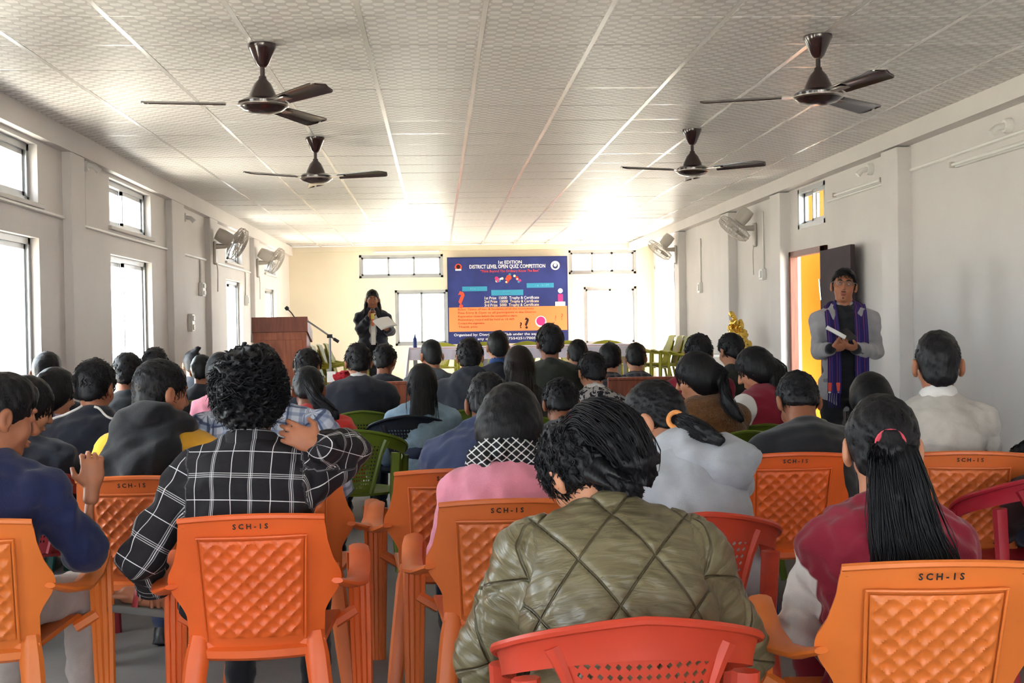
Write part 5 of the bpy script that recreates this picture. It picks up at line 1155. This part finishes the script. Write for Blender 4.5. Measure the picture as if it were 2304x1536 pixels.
tx('?', .42, M_ro, .105, .50, bold=.012); tx('?', .28, M_bk, .655, .215, bold=.008); tx('?', .15, M_bk, .605, .195, bold=.004); tx('?', .16, M_ro, .955, .29); tx('?', .13, M_ro, .90, .275)
def disc(u, v, r, m, n=20, y=-.008): return MB().lathe([(r, 0), (r, .0015)], ((u-.5)*bw, y, v*bh), n, (0, -1, 0)).build('emblem_disc', m, bn)
disc(.085, .895, .065, M_ro); disc(.085, .90, .040, M_bk, y=-.010); card('emblem_base', (.06-.5)*bw, (.11-.5)*bw, .855*bh, .872*bh, -.009, M_wt)
disc(.905, .90, .085, M_wt); disc(.905, .895, .052, M_bd, y=-.010); disc(.905, .905, .030, M_wt, y=-.012)
rs = np.random.RandomState(2)
for i in range(22):
    u = .39+.24*rs.uniform(); v = .71+.10*rs.uniform()*(1-abs(u-.51)*5); disc(u, v, rs.uniform(.012, .034), (M_ro, M_bt, M_wt, M_cr, M_pk)[i % 5], 12, -.008-.0006*(i % 5))
disc(.51, .765, .05, M_ro, y=-.012)
disc(.775, .24, .105, M_wt, y=-.007); disc(.775, .245, .085, M_pk, y=-.009)
card('picture_figure', (.925-.5)*bw, (.965-.5)*bw, .46*bh, .56*bh, -.008, M_pk); disc(.945, .60, .045, M_wt); card('picture_base', (.90-.5)*bw, (.985-.5)*bw, zo1, zo1+.05*bh, -.009, M_wt)
# ================================================================ STANDING PEOPLE
def stripes_scarf():
    m, t, b = base_mat('indigo_striped_scarf', .8, .25); u, v, _ = uvc(t); c = (.022, .014, .10)
    c = t.mix(line(t, u, .05, .004), c, (.20, .05, .10)); c = t.mix(line(t, u, .05, .003, .3), c, (.07, .05, .20)); t.link(c, b.inputs['Base Color']); weave(t, b); return m
M_shawl = stripes_scarf()
def standing(px, py, Y, zfloor, label, yaw, hp, hy, hr, el_px, wr_px, sx, skin, vox=.009, hands=None, SW=.185):
    yw = R_(yaw); f = V3(-math.sin(yw), math.cos(yw), 0); r = V3(math.cos(yw), math.sin(yw), 0); z = V3(0, 0, 1)
    hc_w = at_y(px, py, Y); sc = 1.0 if sx == 'm' else .95; hyw = yw+R_(hy); hf = V3(-math.sin(hyw), math.cos(hyw), 0); hrt = V3(math.cos(hyw), math.sin(hyw), 0)
    hup = nrm(hf*math.sin(R_(hp))+z*math.cos(R_(hp))+hrt*math.sin(R_(hr))); HR = rot_from(hup, hf*math.cos(R_(hp))-z*math.sin(R_(hp)))
    root = V3(hc_w[0], hc_w[1], zfloor); hc = hc_w-root; c7 = hc-z*.175-f*.015; Ht = hc[2]+.105; hip = V3(0, 0, Ht*.535)-f*.01; mid = (hip+c7)/2+f*.015
    q = c7-z*.080; shl = {s: q+s*r*SW+f*.015 for s in (-1, 1)}; el = {}; wr = {}
    for s in (-1, 1): el[s] = at_y(*el_px[s])-root; wr[s] = at_y(*wr_px[s])-root
    hj = {s: hip+s*r*.09-z*.04 for s in (-1, 1)}; kn = {s: V3(0, 0, Ht*.285)+s*r*.10+f*.02 for s in (-1, 1)}; an = {s: V3(0, 0, .08)+s*r*.11 for s in (-1, 1)}
    R = rot_from(z, f)
    def torso(S, g, k=.05, sl=(.050, .043, .034)):
        S.ell(hip, (.160+g, .118+g, .12+g), R, k); S.ell(hip+(mid-hip)*.7, (.142+g, .108+g, .16+g), R, k); S.ell(mid+(c7-mid)*.42, (.160+g, .112+g, .17+g), R, k); S.cone(shl[-1]+r*.03, shl[1]-r*.03, .054+g, .054+g, k)
        for s in (-1, 1): S.cone(c7+z*.01, shl[s], .040+g*.9, .044+g, .04); S.cone(shl[s], el[s], sl[0]+g, sl[1]+g*.9, .03); S.cone(el[s], wr[s]-nrm(wr[s]-el[s])*.03, sl[1]+g*.9, sl[2]+g*.7, .02)
        return S
    B = torso(Sdf(), -.014, .05, (.042, .036, .026)); B.chain([c7-z*.03, hc-hup*.05], [.060, .054], .03)
    for s in (-1, 1): B.cone(hj[s], kn[s], .075, .050, .03); B.cone(kn[s], an[s], .046, .034, .02); B.cone(an[s], an[s]+f*.15-z*.045, .032, .028, .02)
    parts = [B.mesh(.016)]; Hs = Sdf(); head_prims(Hs, hc, HR, sc, True); Hs.chain([hc-hup*.055-HR[1]*.015, c7+z*.05, c7-z*.02], [.052, .053, .060], .03); parts.append(Hs.mesh(.0048))
    for s in (-1, 1): h = hands[s]; parts.append(hand_parts(wr[s], h['d'], h['n'], h['side'], h['curl'], 1.0 if sx == 'm' else .92, .0045, .3, wr[s]-el[s]))
    V, Q = merge(parts); o = bpy.data.objects.new('person', np_mesh('person', V, Q, True, [skin])); o.location = root; link(o); tag(o, label, 'person', 'people standing')
    hw = lambda x, y_, z_: hc+sc*(HR.T@np.array([x, y_, z_], float))
    S = Sdf(); S.ell(hip-z*.02, (.165, .128, .12), R, .04)
    for s in (-1, 1): S.cone(hj[s], kn[s], .090, .068, .04); S.cone(kn[s], an[s]+z*.02, .066, .055, .03)
    info = dict(o=o, root=root, hc=hc, HR=HR, c7=c7, hip=hip, mid=mid, shl=shl, el=el, wr=wr, f=f, r=r, z=z, R=R, hw=hw, sc=sc, torso=torso, legsS=S, an=an, kn=kn, rs=np.random.RandomState(77), Ht=Ht, uvmap=lambda P: np.stack([P@r, P[:, 2], P[:, 2]*0], 1))
    for s in (-1, 1):
        S2 = Sdf(); a = an[s]; S2.cone(a-z*.02, a+f*.03-z*.035, .040, .042, .02); S2.cone(a-f*.03-z*.045, a+f*.16-z*.05, .034, .034, .02); S2.box(a+f*.06-z*.074, (.036, .12, .004), R, .004, .006); sdf_part(info, S2, 'shoe', M['shoe'], .012)
    for s in (-1, 1):
        MB().lathe([(0, -.0035), (.0065, -.002), (.0078, 0), (.0062, .002), (0, .0035)], tuple(hw(s*.031, .0905, -.001)), 12, tuple(HR[1])).build('eye', mat('eye_white', s2l(214, 204, 198), .25, .5, var=0), o, True)
        MB().lathe([(.0062, .0), (.0062, .0042), (0, .005)], tuple(hw(s*.030, .0905, -.001)), 10, tuple(HR[1])).build('iris', mat('dark_iris', (.012, .008, .006), .2, .5, var=0), o, True)
        MB().tube([tuple(hw(s*x_, y_, z_)) for x_, y_, z_ in ((.014, .0985, .018), (.031, .098, .024), (.048, .088, .018))], [.0035, .0042, .002], 6).build('eyebrow', M_hair, o, True)
    S2 = Sdf(); S2.ell(hw(0, .100, -.0695), (.027*sc, .005, .0040), HR, .003); S2.ell(hw(0, .101, -.081), (.019*sc, .005, .0055), HR, .003); sdf_part(info, S2, 'lips', mat('lip_skin', s2l(150, 78, 70), .45, .4, var=.05), .004)
    return info
# ---- man by the door: light grey blazer, indigo scarf, glasses
mn = standing(1899, 640, 8.3, 0.0, 'man standing by the door in a light grey blazer and indigo scarf', 168, -4, -6, -5, {-1: (1970, 790, 8.28), 1: (1843, 790, 8.28)}, {-1: (1926, 785, 7.98), 1: (1868, 784, 7.98)}, 'm', M_skin,
              hands={-1: dict(d=nrm(V3(-.85, -.25, .25)), n=nrm(V3(.1, .3, 1)), side=-1, curl=.35), 1: dict(d=nrm(V3(.80, -.20, .10)), n=nrm(V3(0, .5, .6)), side=1, curl=.85)}, SW=.178)
i = mn; o = i['o']; f, r, z, R, hip, c7, mid = (i[k] for k in ('f', 'r', 'z', 'R', 'hip', 'c7', 'mid'))
sdf_part(i, i['legsS'], 'trousers', M['blk'], .012, wrinkle(21, .004, .09))
S = Sdf(); S.ell(hip, (.166, .126, .13), R, .05); S.ell(hip+(mid-hip)*.7, (.150, .118, .16), R, .05); S.ell(mid+(c7-mid)*.42, (.166, .122, .17), R, .05); S.cone(i['shl'][-1]+r*.03, i['shl'][1]-r*.03, .056, .056, .05); S.torus(c7+z*.028+f*.012, rot_from(nrm(z+f*.4), f), .066, .070, (.011, .028), .01)
for s in (-1, 1): S.cone(i['el'][s], i['wr'][s], .040, .038, .02)
sdf_part(i, S, 'shirt', M['black'], .010, wrinkle(5, .003, .08))
S = i['torso'](Sdf(), .017, .05, (.044, .040, .034)); S.ell(hip-z*.06, (.184, .146, .14), R, .05); S.plane(hip-z*.20, -z, .01)
S.box(mid+f*.16-z*.05, (.052, .11, .60), R, .01, .02, 's'); S.ell(c7+f*.14-z*.05, (.075, .12, .16), R, .02, 's'); bz = sdf_part(i, S, 'blazer', M['blazer'], .0080, wrinkle(8, .0028, .10))
MB().lathe([(.010, 0), (.010, .004), (0, .005)], tuple(hip+f*.165+r*.075+z*.06), 10, tuple(f)).build('button', M_black_pl, bz, True)
for s in (-1, 1): MB().b2((-.055, -.004, -.012), (.055, .004, .012), .003).build('pocket_flap', M['blazer'], bz).location = tuple(hip+f*.150+r*s*.115+z*.03)
for s in (-1, 1):  # scarf: two hanging ends and the roll round the neck
    pts = [c7-f*.085+z*.03, c7+r*s*.062-f*.04+z*.055, c7+r*s*.098+f*.03+z*.03, c7+r*s*.098+f*.105-z*.07, mid+r*s*.094+f*.160+z*.06, hip+r*s*.092+f*.176+z*.12, hip+r*s*.095+f*.184-z*(.06 if s > 0 else .09)]
    C = np.array(pts); t_ = np.linspace(0, 1, 7); tt = np.linspace(0, 1, 40); P = np.stack([np.interp(tt, t_, C[:, k]) for k in range(3)], 1)
    for _ in range(4): P[1:-1] = (P[:-2]+P[2:])/4+P[1:-1]/2
    W_ = []
    for k in range(40):
        d = nrm(P[min(k+1, 39)]-P[max(k-1, 0)]); out = nrm(f*(1.0 if k > 12 else .2)+z*(.6 if k < 14 else 0)+r*s*(.35 if k < 16 else .05)); out = nrm(out-(out@d)*d); W_.append((np.cross(d, out), out))
    def rib(u, v):
        k = min(39, int(round(v*39))); sd, out = W_[k]; return tuple(P[k]+sd*(u-.5)*.088+out*(.012+.006*math.sin(u*9+v*3)))
    mb = MB().grid(rib, 12, 39, .008); me = mb.mesh('scarf', M_shawl, True); vv = np.array([q.co[:] for q in me.vertices]); uu = np.zeros((len(vv), 3)); n1 = 13*40
    uu[:, 0] = np.tile(np.tile(np.arange(13)/12*.088, 40), 2); at_ = me.attributes.new('uvc', 'FLOAT_VECTOR', 'POINT'); at_.data.foreach_set('vector', uu.astype(np.float32).ravel())
    so = link(bpy.data.objects.new('scarf', me), o)
    if s > 0: MB().box(tuple(hip+r*s*.094+f*.190-z*.015), (.086, .006, .06), R_(168), .003).build('scarf_patch', M_ro, so)
    MB().box(tuple(hip+r*s*.094+f*.189-z*.052), (.086, .006, .010), R_(168), .002).build('scarf_stripe', M['white'], so)
    for k in range(6): q = P[-1]+r*(k-2.5)*.015; MB().tube([tuple(q), tuple(q-z*.05+r*.004), tuple(q-z*.10)], [.006, .005, .003], 5).build('fringe', M_shawl, so, True)
hg = MB()
for s in (-1, 1):
    hg.tube([tuple(i['hw'](s*.032+.022*math.cos(a_), .1075-.010*abs(math.cos(a_)), .000+.016*math.sin(a_))) for a_ in np.linspace(0, 2*PI, 17)], .0019, 5, False)
    hg.tube([tuple(i['hw'](s*.054, .098, .006)), tuple(i['hw'](s*.079, .05, .008)), tuple(i['hw'](s*.083, -.005, .006))], .0019, 5)
hg.tube([tuple(i['hw'](-.011, .110, .004)), tuple(i['hw'](0, .113, .007)), tuple(i['hw'](.011, .110, .004))], .0019, 5); hg.build('glasses', M_steel, o, True)
add_hair(o, i['rs'], 'neat', i['hc'], i['HR'], i['sc'], .006, True, {}, M_hair)
S = Sdf(); S.ell(i['hw'](0, .103, -.060), (.022, .004, .004), i['HR'], .003); S.ell(i['hw'](0, .088, -.103), (.008, .005, .006), i['HR'], .003); sdf_part(i, S, 'beard', M_hair2, .004)
q = (i['wr'][1]+i['wr'][-1])/2+i['root']; a = at_y(1860, 736, 7.86); b = at_y(1902, 759, 7.84)
o2 = MB().tube([tuple(a), tuple(b)], .014, 8).build('rolled_paper', M_paper); tag(o2, 'rolled white paper held by the man in the grey blazer', 'paper')
a = at_y(1908, 752, 7.90); e = empty('phone', tuple(a)); tag(e, 'dark phone held by the man in the grey blazer', 'phone'); e.rotation_euler = (R_(35), R_(-15), R_(12)); MB().b2((-.034, -.062, -.005), (.034, .062, .005), .004).build('case', M_black_pl, e); MB().b2((-.030, -.057, .0048), (.030, .057, .0058), .0005).build('screen', mat('phone_glass', (.01, .012, .016), .08, .6, var=0), e)
# ---- woman on the stage with microphone and papers
WY = 15.2
wm = standing(838, 671, WY, STAGE_Z, 'woman standing on the stage speaking into a hand microphone', 184, 3, 0, 0, {-1: (878, 745, WY-.05), 1: (812, 742, WY-.08)}, {-1: (872, 741, WY-.32), 1: (832, 715, WY-.22)}, 'f', M_skin3,
              hands={-1: dict(d=nrm(V3(-.5, -.6, .3)), n=nrm(V3(0, .2, 1)), side=-1, curl=.4), 1: dict(d=nrm(V3(.25, -.1, 1)), n=nrm(V3(.6, -.8, 0)), side=1, curl=1.0)}, SW=.165)
i = wm; o = i['o']; f, r, z, R, hip, c7, mid = (i[k] for k in ('f', 'r', 'z', 'R', 'hip', 'c7', 'mid'))
sdf_part(i, i['legsS'], 'trousers', M['blk'], .014)
S = Sdf(); S.ell(hip+(mid-hip)*.7, (.150, .118, .20), R, .05); S.ell(mid+(c7-mid)*.42, (.162, .120, .17), R, .05); S.cone(i['shl'][-1]+r*.03, i['shl'][1]-r*.03, .056, .056, .05); sdf_part(i, S, 'blouse', M['white'], .012)
S = i['torso'](Sdf(), .024); S.cone(hip+z*.05, hip-z*.42, .175, .215, .06); S.box(mid+f*.16-z*.02, (.034, .10, .30), R, .01, .02, 's'); sdf_part(i, S, 'long_jacket', M['dark'], .011, wrinkle(41, .006, .12))
MB().b2((-.028, -.004, -.16), (.028, .004, .16), .002).build('lanyard', M['white'], o).location = tuple(mid+f*.145-z*.03)
add_hair(o, i['rs'], 'pony', i['hc'], i['HR'], i['sc'], .007, True, dict(path=[i['hw'](0, -.07, .0), i['hw'](0, -.11, -.08), c7-f*.10-z*.10, c7-f*.12-z*.22], wid=[.09, .10, .12, .08], flat=.5, n=120, side=r), M_hair)
for s in (-1, 1):
    S = Sdf(); S.chain([i['hw'](s*.082, -.02, -.02), i['hw'](s*.090, .0, -.09), c7+r*s*.10+f*.09-z*.03, c7+r*s*.10+f*.13-z*.10], [.014, .018, .020, .012], .02); sdf_part(i, S, 'side_hair', M_hair, .010)
a = i['wr'][1]+i['root']; e = empty('hand_microphone', tuple(at_y(838, 704, WY-.24))); tag(e, 'hand microphone with yellow and orange collar held by the woman', 'microphone')
MB().lathe([(.014, -.16), (.017, -.05), (.02, 0)], n=12).build('handle', mat('orange_grip', s2l(214, 96, 50), .4, .4, var=0), e, True); MB().lathe([(.021, -.075), (.023, -.04), (.021, -.005)], n=12).build('collar', mat('yellow_band', s2l(214, 190, 90), .4, .4, var=0), e, True); MB().lathe([(.02, 0), (.027, .02), (.024, .05), (0, .06)], n=14).build('head', M_black_pl, e, True)
pp = at_y(866, 728, WY-.42)
e = empty('paper_sheets', tuple(pp)); tag(e, 'white sheets of paper held by the woman on stage', 'paper'); e.rotation_euler = (R_(22), R_(-14), R_(20))
for k in range(3): MB().grid(lambda u, v: ((u-.5)*.21, (v-.5)*.29, .006*k+.014*math.sin(u*PI)*(1 if k else .6)), 6, 6, .001).build('sheet', M_paper, e, True)
